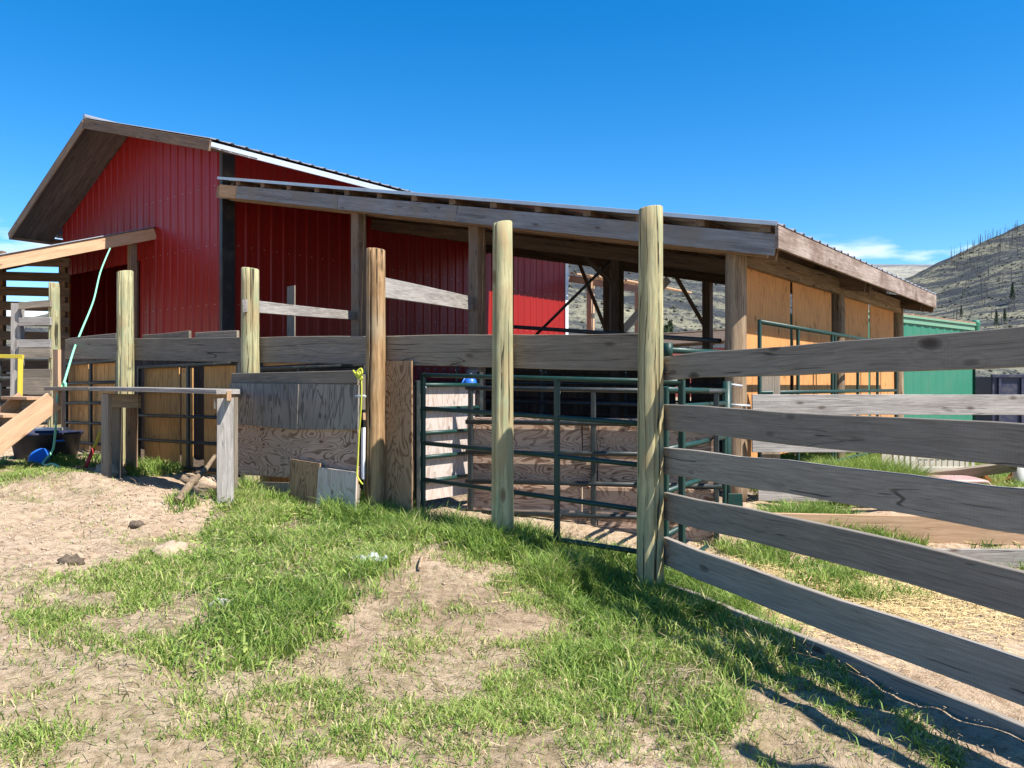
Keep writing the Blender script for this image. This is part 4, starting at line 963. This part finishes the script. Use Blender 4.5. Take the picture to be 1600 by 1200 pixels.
for i in range(14):
    for j in range(4): a, b = i*4+j, i*4+(j+1) % 4; fs.append((a, b, b+4, a+4))
link('band', mesh('fender', vs_, fs), 'rust', hoop, Matrix.Translation(at(1561, 728, 11.0)))
board('web_plate', at(1530, 715, 11.1), at(1592, 715, 11.1), .13, .02, 'rust', hoop, (0, -1, 0), seg=1, bow=0)
wp = log('white_pipe', at(1592, 772, 10.9), at(1593, 730, 10.9), .085, .085, 'white', None, 0, 18, 2); tag(wp, 'white plastic pipe standing at the right edge behind the fence', 'pipe')
pkx = at(1505, 752, 10.6)
v = []; f = []
for i in range(25):
    for j in range(7):
        u, w_ = i/24, j/6
        v.append((u*1.0-.5, w_*.7-.35, .30*min(1, u*14, max(0, (1-u)*2.6))+.012*math.sin(w_*3.1)+(.02*math.sin(u*45) if u > .6 else 0)))
for i in range(24):
    for j in range(6): a = i*7+j; f.append((a, a+7, a+8, a+1))
nv = len(v); v += [(x, y, z-.05) for (x, y, z) in v]; f += [tuple(nv+q for q in reversed(ff_)) for ff_ in f]
for i in range(24):
    a = i*7; f.append((a, nv+a, nv+a+7, a+7)); a = i*7+6; f.append((a, a+7, nv+a+7, nv+a))
ck = link('vinyl_cushion', mesh('cushion', v, f, True), 'pink', None, Matrix.Translation((pkx.x, pkx.y, -.06))); tag(ck, 'faded pink vinyl cushion lying in the grass behind the rails', 'cushion')

# ------------------------------------------------------------------ TREES ON THE HILLS
def snag_mesh(seed):
    r = random.Random(seed); h = r.uniform(8, 14); vs_, fs = tube_geo([(0, 0, -1), (r.uniform(-.1, .1), 0, h*.5), (r.uniform(-.4, .4), 0, h)], .26, 6, [1, .75, .25])
    for k in range(r.randint(5, 12)):
        z = h*r.uniform(.3, .95); a = r.uniform(0, 6.3); l = r.uniform(.5, 1.6)*(1.2-z/h)
        v2, f2 = tube_geo([(0, 0, z), (l*math.cos(a), l*math.sin(a), z+r.uniform(-.2, .4))], .07, 4); n = len(vs_)
        vs_ += v2; fs += [tuple(q+n for q in f_) for f_ in f2]
    return mesh('snag', vs_, fs)
t = NT('charred_wood', .9, .1); t.base((.075, .07, .068)); M['char'] = t.m
snags = [snag_mesh(k) for k in range(5)]
for s_ in snags: s_.materials.append(M['char'])
rs_ = random.Random(4); placed = 0
def hAz(x, y): return float(hA(np.array([x]), np.array([y]))[0])
for k in range(175):
    if k < 120: px = rs_.uniform(1484, 1640); y = rs_.uniform(885, 960)
    else: px = rs_.uniform(1490, 1640); y = rs_.uniform(640, 880)
    x = (px-CX)/F*y; z = hAz(x, y)
    if z < 30: continue
    o = link('burnt_tree', snags[k % 5], None, None, Matrix.Translation((x, y, z)) @ Matrix.Rotation(rs_.uniform(0, 6), 4, 'Z') @ Matrix.Rotation(rs_.uniform(-.06, .06), 4, 'X'))
    tag(o, 'bare charred tree trunk standing on the ridge of the right hillside' if k < 120 else 'bare charred tree trunk on the open face of the right hillside', 'dead tree', 'burnt trunks along the ridge' if k < 120 else 'burnt trunks on the hill face')
def leafmat(name, c1, c2):
    t = NT(name, .7, .2); a = t.attr('shade'); t.base(t.mix(a.outputs['Fac'], c1, c2)); t.b.inputs['Subsurface Weight'].default_value = 0; return t.m
M['needle'] = leafmat('pine_needles', (.022, .045, .022), (.075, .105, .05))
def pine_meshes(seed, h=11.):
    r = np.random.default_rng(seed); n = 1500
    u = r.random(n)**.75; z = h*(.18+.82*u); layer = .75+.25*np.sin(u*34+seed); rad = (1-u)**.8*h*.20*layer*np.sqrt(r.random(n))+.05
    a = r.random(n)*6.283; c_ = np.stack([rad*np.cos(a), rad*np.sin(a), z-.12*rad], -1)
    d1_ = r.normal(size=(n, 3)); d1_ /= np.linalg.norm(d1_, axis=1)[:, None]; d2_ = r.normal(size=(n, 3)); d2_ /= np.linalg.norm(d2_, axis=1)[:, None]
    s_ = r.uniform(.18, .5, n)[:, None]
    v = np.stack([c_+d1_*s_, c_-d1_*s_*.5+d2_*s_*.5, c_-d2_*s_*.6], 1).reshape(-1, 3); f = np.arange(3*n).reshape(-1, 3)
    me = np_mesh('pine_crown', v, f); at_ = me.attributes.new('shade', 'FLOAT', 'POINT'); at_.data.foreach_set('value', np.repeat(r.random(n), 3).astype(np.float32))
    me.materials.append(M['needle']); vs_, fs = tube_geo([(0, 0, -.5), (0, 0, h*.5), (0, 0, h*.97)], .2, 7, [1, .6, .1]); tm = mesh('pine_trunk', vs_, fs); tm.materials.append(M['bark'])
    return me, tm
pines = [pine_meshes(k) for k in range(3)]
def pine(x, y, z, sc, lab, grp, k):
    o = thing('pine_tree', lab, 'tree', (x, y, z), grp); 
    for nm, me in zip(('crown', 'trunk'), pines[k % 3]):
        c_ = bpy.data.objects.new(nm, me); COL.objects.link(c_); c_.parent = o
    o.scale = (sc, sc, sc); o.rotation_euler = (0, 0, k*1.3)
for k, (px, y, lab) in enumerate(((1557, 640, 'green pine, leftmost of the three on the hill face'), (1570, 650, 'green pine in the middle of the hill-face group'), (1582, 700, 'tall thin pine right of the hill-face group'), (1544, 600, 'low pine below the hill-face group'), (1502, 700, 'small dark pine low on the left of the hillside'))):
    x = (px-CX)/F*y; pine(x, y, hAz(x, y)-.3, (1.35, 1.2, 1.6, 1.0, 1.1)[k], lab, 'pines on the right hillside', k)
for k, px in enumerate((1036, 1041, 1047, 1056, 915, 932, 1075)):
    y = 95+k*7; x = (px-CX)/F*y; pine(x, y, -.2, .75+.1*(k % 3), 'dark green pine in the valley seen past the lean-to posts', 'valley pines seen under the lean-to', k)

# ------------------------------------------------------------------ GRASS, STRAW, CRUMBS
def blades(name, x, y, h, w, lean_, mat, shade, label):
    n = len(x); z = gz(x, y); a = RNG.random(n)*6.283; dx, dy = np.cos(a), np.sin(a)
    ld = RNG.random(n)*6.283; lx, ly = np.cos(ld)*lean_*h, np.sin(ld)*lean_*h
    b = np.stack([x, y, z-.01], -1); sd_ = np.stack([dx*w, dy*w, 0*w], -1)
    m_ = b+np.stack([lx*.35, ly*.35, h*.6], -1); tip = b+np.stack([lx, ly, h*np.sqrt(np.clip(1-lean_**2*.5, .15, 1))], -1)
    v = np.stack([b-sd_, b+sd_, m_+sd_*.75, m_-sd_*.75, tip], 1).reshape(-1, 3)
    k = np.arange(n)[:, None]*5
    tri = np.concatenate([k+np.array([[0, 1, 2]]), k+np.array([[0, 2, 3]]), k+np.array([[3, 2, 4]])])
    me = np_mesh(name, v, tri); at_ = me.attributes.new('shade', 'FLOAT', 'POINT'); at_.data.foreach_set('value', np.repeat(shade, 5).astype(np.float32))
    me.shade_smooth()
    return tag(link(name, me, mat), label, name.replace('_', ' '), None, 'stuff')
def grassmat(name, cols):
    t = NT(name, .55, .3); a = t.attr('shade'); r_ = t.n.new('ShaderNodeValToRGB'); t.put(a.outputs['Fac'], r_.inputs['Fac'])
    els = r_.color_ramp.elements; els[0].position = cols[0][0]; els[0].color = cols[0][1]+(1,); els[1].position = cols[-1][0]; els[1].color = cols[-1][1]+(1,)
    for p_, c_ in cols[1:-1]: e = els.new(p_); e.color = c_+(1,)
    t.base(r_.outputs[0])
    tr = t.n.new('ShaderNodeBsdfTranslucent'); t.put(r_.outputs[0], tr.inputs['Color']); mx = t.n.new('ShaderNodeMixShader'); mx.inputs[0].default_value = .35
    t.l.new(t.b.outputs[0], mx.inputs[1]); t.l.new(tr.outputs[0], mx.inputs[2]); t.l.new(mx.outputs[0], t.n['Material Output'].inputs['Surface'])
    return t.m
gm1 = grassmat('grass_blades', [(0., (.07, .14, .025)), (.35, (.17, .28, .045)), (.72, (.31, .41, .085)), (.9, (.44, .46, .15)), (1., (.60, .50, .27))])
def scatter(polys, dens):
    xs_, ys_ = [], []
    for pl in polys:
        lo, hi = pl.min(0)-.4, pl.max(0)+.4; n = int((hi-lo).prod()*dens)
        x, y = RNG.uniform(lo[0], hi[0], n), RNG.uniform(lo[1], hi[1], n)
        wx = x+.7*fbm(x*1.7+5, y*1.7, 3)+.35*fbm(x*6, y*6+3, 2)+RNG.normal(size=n)*.07; wy = y+.7*fbm(x*1.7, y*1.7+40, 3)+.35*fbm(x*6+9, y*6, 2)+RNG.normal(size=n)*.09
        k = inside(pl, wx, wy); xs_.append(x[k]); ys_.append(y[k])
    return np.concatenate(xs_), np.concatenate(ys_)
def keep(x, y, p): k = RNG.random(len(x)) < p; return x[k], y[k]
# lush
x, y = scatter(LUSH, 11000); cl = fbm(x*2.6, y*2.6, 3)+.5; x, y = keep(x, y, np.clip((cl-.33)*3.4, .10, 1))
fd = np.abs((x-FO.x)*FN.x+(y-FO.y)*FN.y); tall = np.exp(-(fd/.55)**2)
h = (.05+.09*RNG.random(len(x))+.15*tall*RNG.random(len(x)))*(1+1.3*fbm(x*3.1+8, y*3.1, 2)); sh = np.clip(.56+.29*RNG.normal(size=len(x))+.8*fbm(x*1.3, y*1.3, 2)-.2*tall, 0, 1)
blades('grass', x, y, h, (.0018+.0042*RNG.random(len(x))**2), .35+.85*RNG.random(len(x)), gm1, sh, 'lush green grass along the corral fence')
x, y = scatter(THIN, 11000); cl = fbm(x*3.1+30, y*3.1, 4)+.5; x, y = keep(x, y, np.clip((cl-.41)*4.0, .05, 1))
blades('short_grass', x, y, .025+.055*RNG.random(len(x)), .0020+.002*RNG.random(len(x)), .5+.8*RNG.random(len(x)), gm1, np.clip(.6+.28*RNG.normal(size=len(x)), 0, 1), 'short patchy grass on the bare yard soil')
# strays over the dirt
n = 45000; x, y = RNG.uniform(-6.5, 2.0, n), RNG.uniform(2.4, 9.4, n); cl = fbm(x*2.2+70, y*2.2, 4)+.5; x, y = keep(x, y, np.clip((cl-.55)*5, .02, 1))
blades('stray_grass', x, y, .015+.035*RNG.random(len(x)), .0025+.002*RNG.random(len(x)), .6+.8*RNG.random(len(x)), gm1, np.clip(.6+.25*RNG.normal(size=len(x)), 0, 1), 'sparse stray grass tufts on the dry dirt')
# tufts: at post feet, under the catwalk, in the yard behind the rails
def tuft(cx, cy, r_, n, hmax):
    q = np.sqrt(RNG.random(n))*r_; a = RNG.random(n)*6.283; return cx+q*np.cos(a), cy+q*np.sin(a), hmax*(.45+.55*RNG.random(n))*(1-.35*q/r_)
T = []
for a in PA[:3]: p = FP(a, .1); T.append(tuft(p.x, p.y, .40, 1500, .38))
for (px, py, r_, n, hm) in ((235, 735, .35, 900, .28), (85, 722, .28, 700, .22), (130, 722, .5, 700, .2), (1060, 935, .30, 1500, .38), (1120, 965, .25, 1000, .30), (960, 900, .35, 1300, .34), (430, 785, .35, 800, .2), (560, 795, .3, 800, .24), (720, 830, .35, 900, .2), (285, 790, .16, 220, .2), (380, 775, .2, 400, .25), (620, 818, .35, 900, .22), (1000, 950, .3, 1500, .36), (930, 930, .25, 800, .3)):
    gx_, gy_ = ground_px(px, py); T.append(tuft(gx_, gy_, r_, n, hm))
for (gx_, gy_, r_, n, hm) in ((2.75, 7.9, .35, 2200, .42), (3.1, 8.2, .4, 2200, .4), (3.0, 7.5, .4, 1800, .3), (3.5, 7.6, .4, 1500, .25), (4.5, 10.5, .6, 5000, .72), (4.9, 10.8, .6, 5000, .72), (4.1, 10.3, .5, 3000, .5), (5.2, 10.4, .4, 900, .4), (6.6, 10.2, .6, 800, .35), (7.2, 11.0, .8, 900, .35), (2.9, 7.0, .3, 500, .22), (3.4, 7.2, .3, 500, .22), (2.4, 6.2, .3, 400, .2), (4.4, 7.0, .35, 300, .2), (5.0, 6.8, .3, 250, .2)):
    T.append(tuft(gx_, gy_, r_, n, hm))
x = np.concatenate([q[0] for q in T]); y = np.concatenate([q[1] for q in T]); h = np.concatenate([q[2] for q in T])
blades('tall_grass', x, y, h, .003+.003*RNG.random(len(x)), .3+.8*RNG.random(len(x)), gm1, np.clip(.45+.25*RNG.normal(size=len(x)), 0, 1), 'tall grass tufts at post feet and behind the rails')
n = 34000; x, y = scatter(BACK, 1800); 
blades('yard_grass', x, y, .10+.22*RNG.random(len(x)), .004+.003*RNG.random(len(x)), .4+.7*RNG.random(len(x)), gm1, np.clip(.6+.22*RNG.normal(size=len(x)), 0, 1), 'bright grass growing behind the yard fence')
x, y = scatter(LUSH[:1], 260); x2, y2 = ground_px(440, 800); n = 500; x = np.concatenate([x, x2+RNG.normal(size=n)*.22]); y = np.concatenate([y, y2+RNG.normal(size=n)*.13]); n = len(x)
z = gz(x, y)+.015+.06*RNG.random(n); a = RNG.random(n)*6.283; L_ = .012+.022*RNG.random(n); dx = np.stack([np.cos(a)*L_, np.sin(a)*L_, (RNG.random(n)-.3)*L_], -1); sx_ = np.stack([-np.sin(a)*L_*.4, np.cos(a)*L_*.4, .1*L_], -1); c_ = np.stack([x, y, z], -1)
v = np.stack([c_-dx, c_-dx*.3+sx_, c_+dx*.5+sx_*.8, c_+dx, c_+dx*.5-sx_*.8, c_-dx*.3-sx_], 1).reshape(-1, 3)
me = np_mesh('weeds', v, np.arange(6*n).reshape(-1, 6)); at_ = me.attributes.new('shade', 'FLOAT', 'POINT'); at_.data.foreach_set('value', np.repeat(np.clip(.6+.2*RNG.normal(size=n), 0, 1), 6).astype(np.float32))
tag(link('weeds', me, gm1), 'broad-leaved weeds growing through the turf', 'weeds', None, 'stuff')
# straw lying flat
def litter(name, x, y, L, w, mat, label, lift=.012):
    n = len(x); z = gz(x, y)+lift*RNG.random(n)+.004; a = RNG.random(n)*6.283; d = np.stack([np.cos(a)*L, np.sin(a)*L, RNG.normal(size=n)*.25*L], -1)/2; s_ = np.stack([-np.sin(a)*w, np.cos(a)*w, 0*w], -1); c_ = np.stack([x, y, z], -1)
    up_ = np.array([0, 0, 1])*w[:, None]
    v = np.stack([c_-d-s_, c_-d+s_, c_+d+s_, c_+d-s_, c_-d+up_, c_+d+up_], 1).reshape(-1, 3); k = np.arange(n)[:, None]*6
    q = np.concatenate([k+np.array([[0, 4, 5, 3]]), k+np.array([[4, 1, 2, 5]])])
    me = np_mesh(name, v, q); at_ = me.attributes.new('shade', 'FLOAT', 'POINT'); at_.data.foreach_set('value', np.repeat(RNG.random(n), 6).astype(np.float32))
    return tag(link(name, me, mat), label, name.replace('_', ' '), None, 'stuff')
M['straw'] = leafmat('straw', (.36, .25, .11), (.68, .53, .27)); M['dead'] = leafmat('dead_grass', (.13, .10, .065), (.42, .34, .22))
n = 9000; x = sx+RNG.normal(size=n)*.85; y = sy+RNG.normal(size=n)*.6
litter('straw', x, y, .04+.10*RNG.random(n), .0016+.001*RNG.random(n), M['straw'], 'golden straw scattered on the ground behind the rails', .03)
n = 42000; x, y = RNG.uniform(-6.5, 2.4, n), RNG.uniform(2.3, 9.3, n); cl = fbm(x*2+11, y*2+5, 3)+.5; x, y = keep(x, y, np.clip((cl-.35)*2, .1, 1)); n = len(x)
litter('dead_grass', x, y, .02+.05*RNG.random(n), .0012+.0012*RNG.random(n), M['dead'], 'dry dead grass stems strewn over the yard', .015)
x, y = scatter(LUSH[:2], 260); n = len(x)
litter('thatch', x, y, .03+.06*RNG.random(n), .0012+.0008*RNG.random(n), M['dead'], 'pale dead stems matted among the green turf', .07)
# crumbs of soil
n = 9000; x, y = RNG.normal(-3.3, 1.6, n), RNG.normal(6.9, 1.2, n); k = fbm(x*2.5, y*2.5+9, 3)+.12*RNG.normal(size=n) > .0; x, y = x[k], y[k]; n = len(x); r_ = .003+.016*RNG.random(n)**4
ico = np.array([(1, 0, 0), (-1, 0, 0), (0, 1, 0), (0, -1, 0), (0, 0, 1), (0, 0, -1), ]); icf = np.array([(0, 2, 4), (2, 1, 4), (1, 3, 4), (3, 0, 4), (2, 0, 5), (1, 2, 5), (3, 1, 5), (0, 3, 5)])
v = ico[None]*r_[:, None, None]*RNG.uniform(.6, 1.3, (n, 6, 1))+np.stack([x, y, gz(x, y)+r_*.3], -1)[:, None]
f = icf[None]+np.arange(n)[:, None, None]*6
tag(link('soil_crumbs', np_mesh('crumbs', v.reshape(-1, 3), f.reshape(-1, 3)), 'clod'), 'small dry soil crumbs strewn over the dirt mound', 'soil crumbs', None, 'stuff')
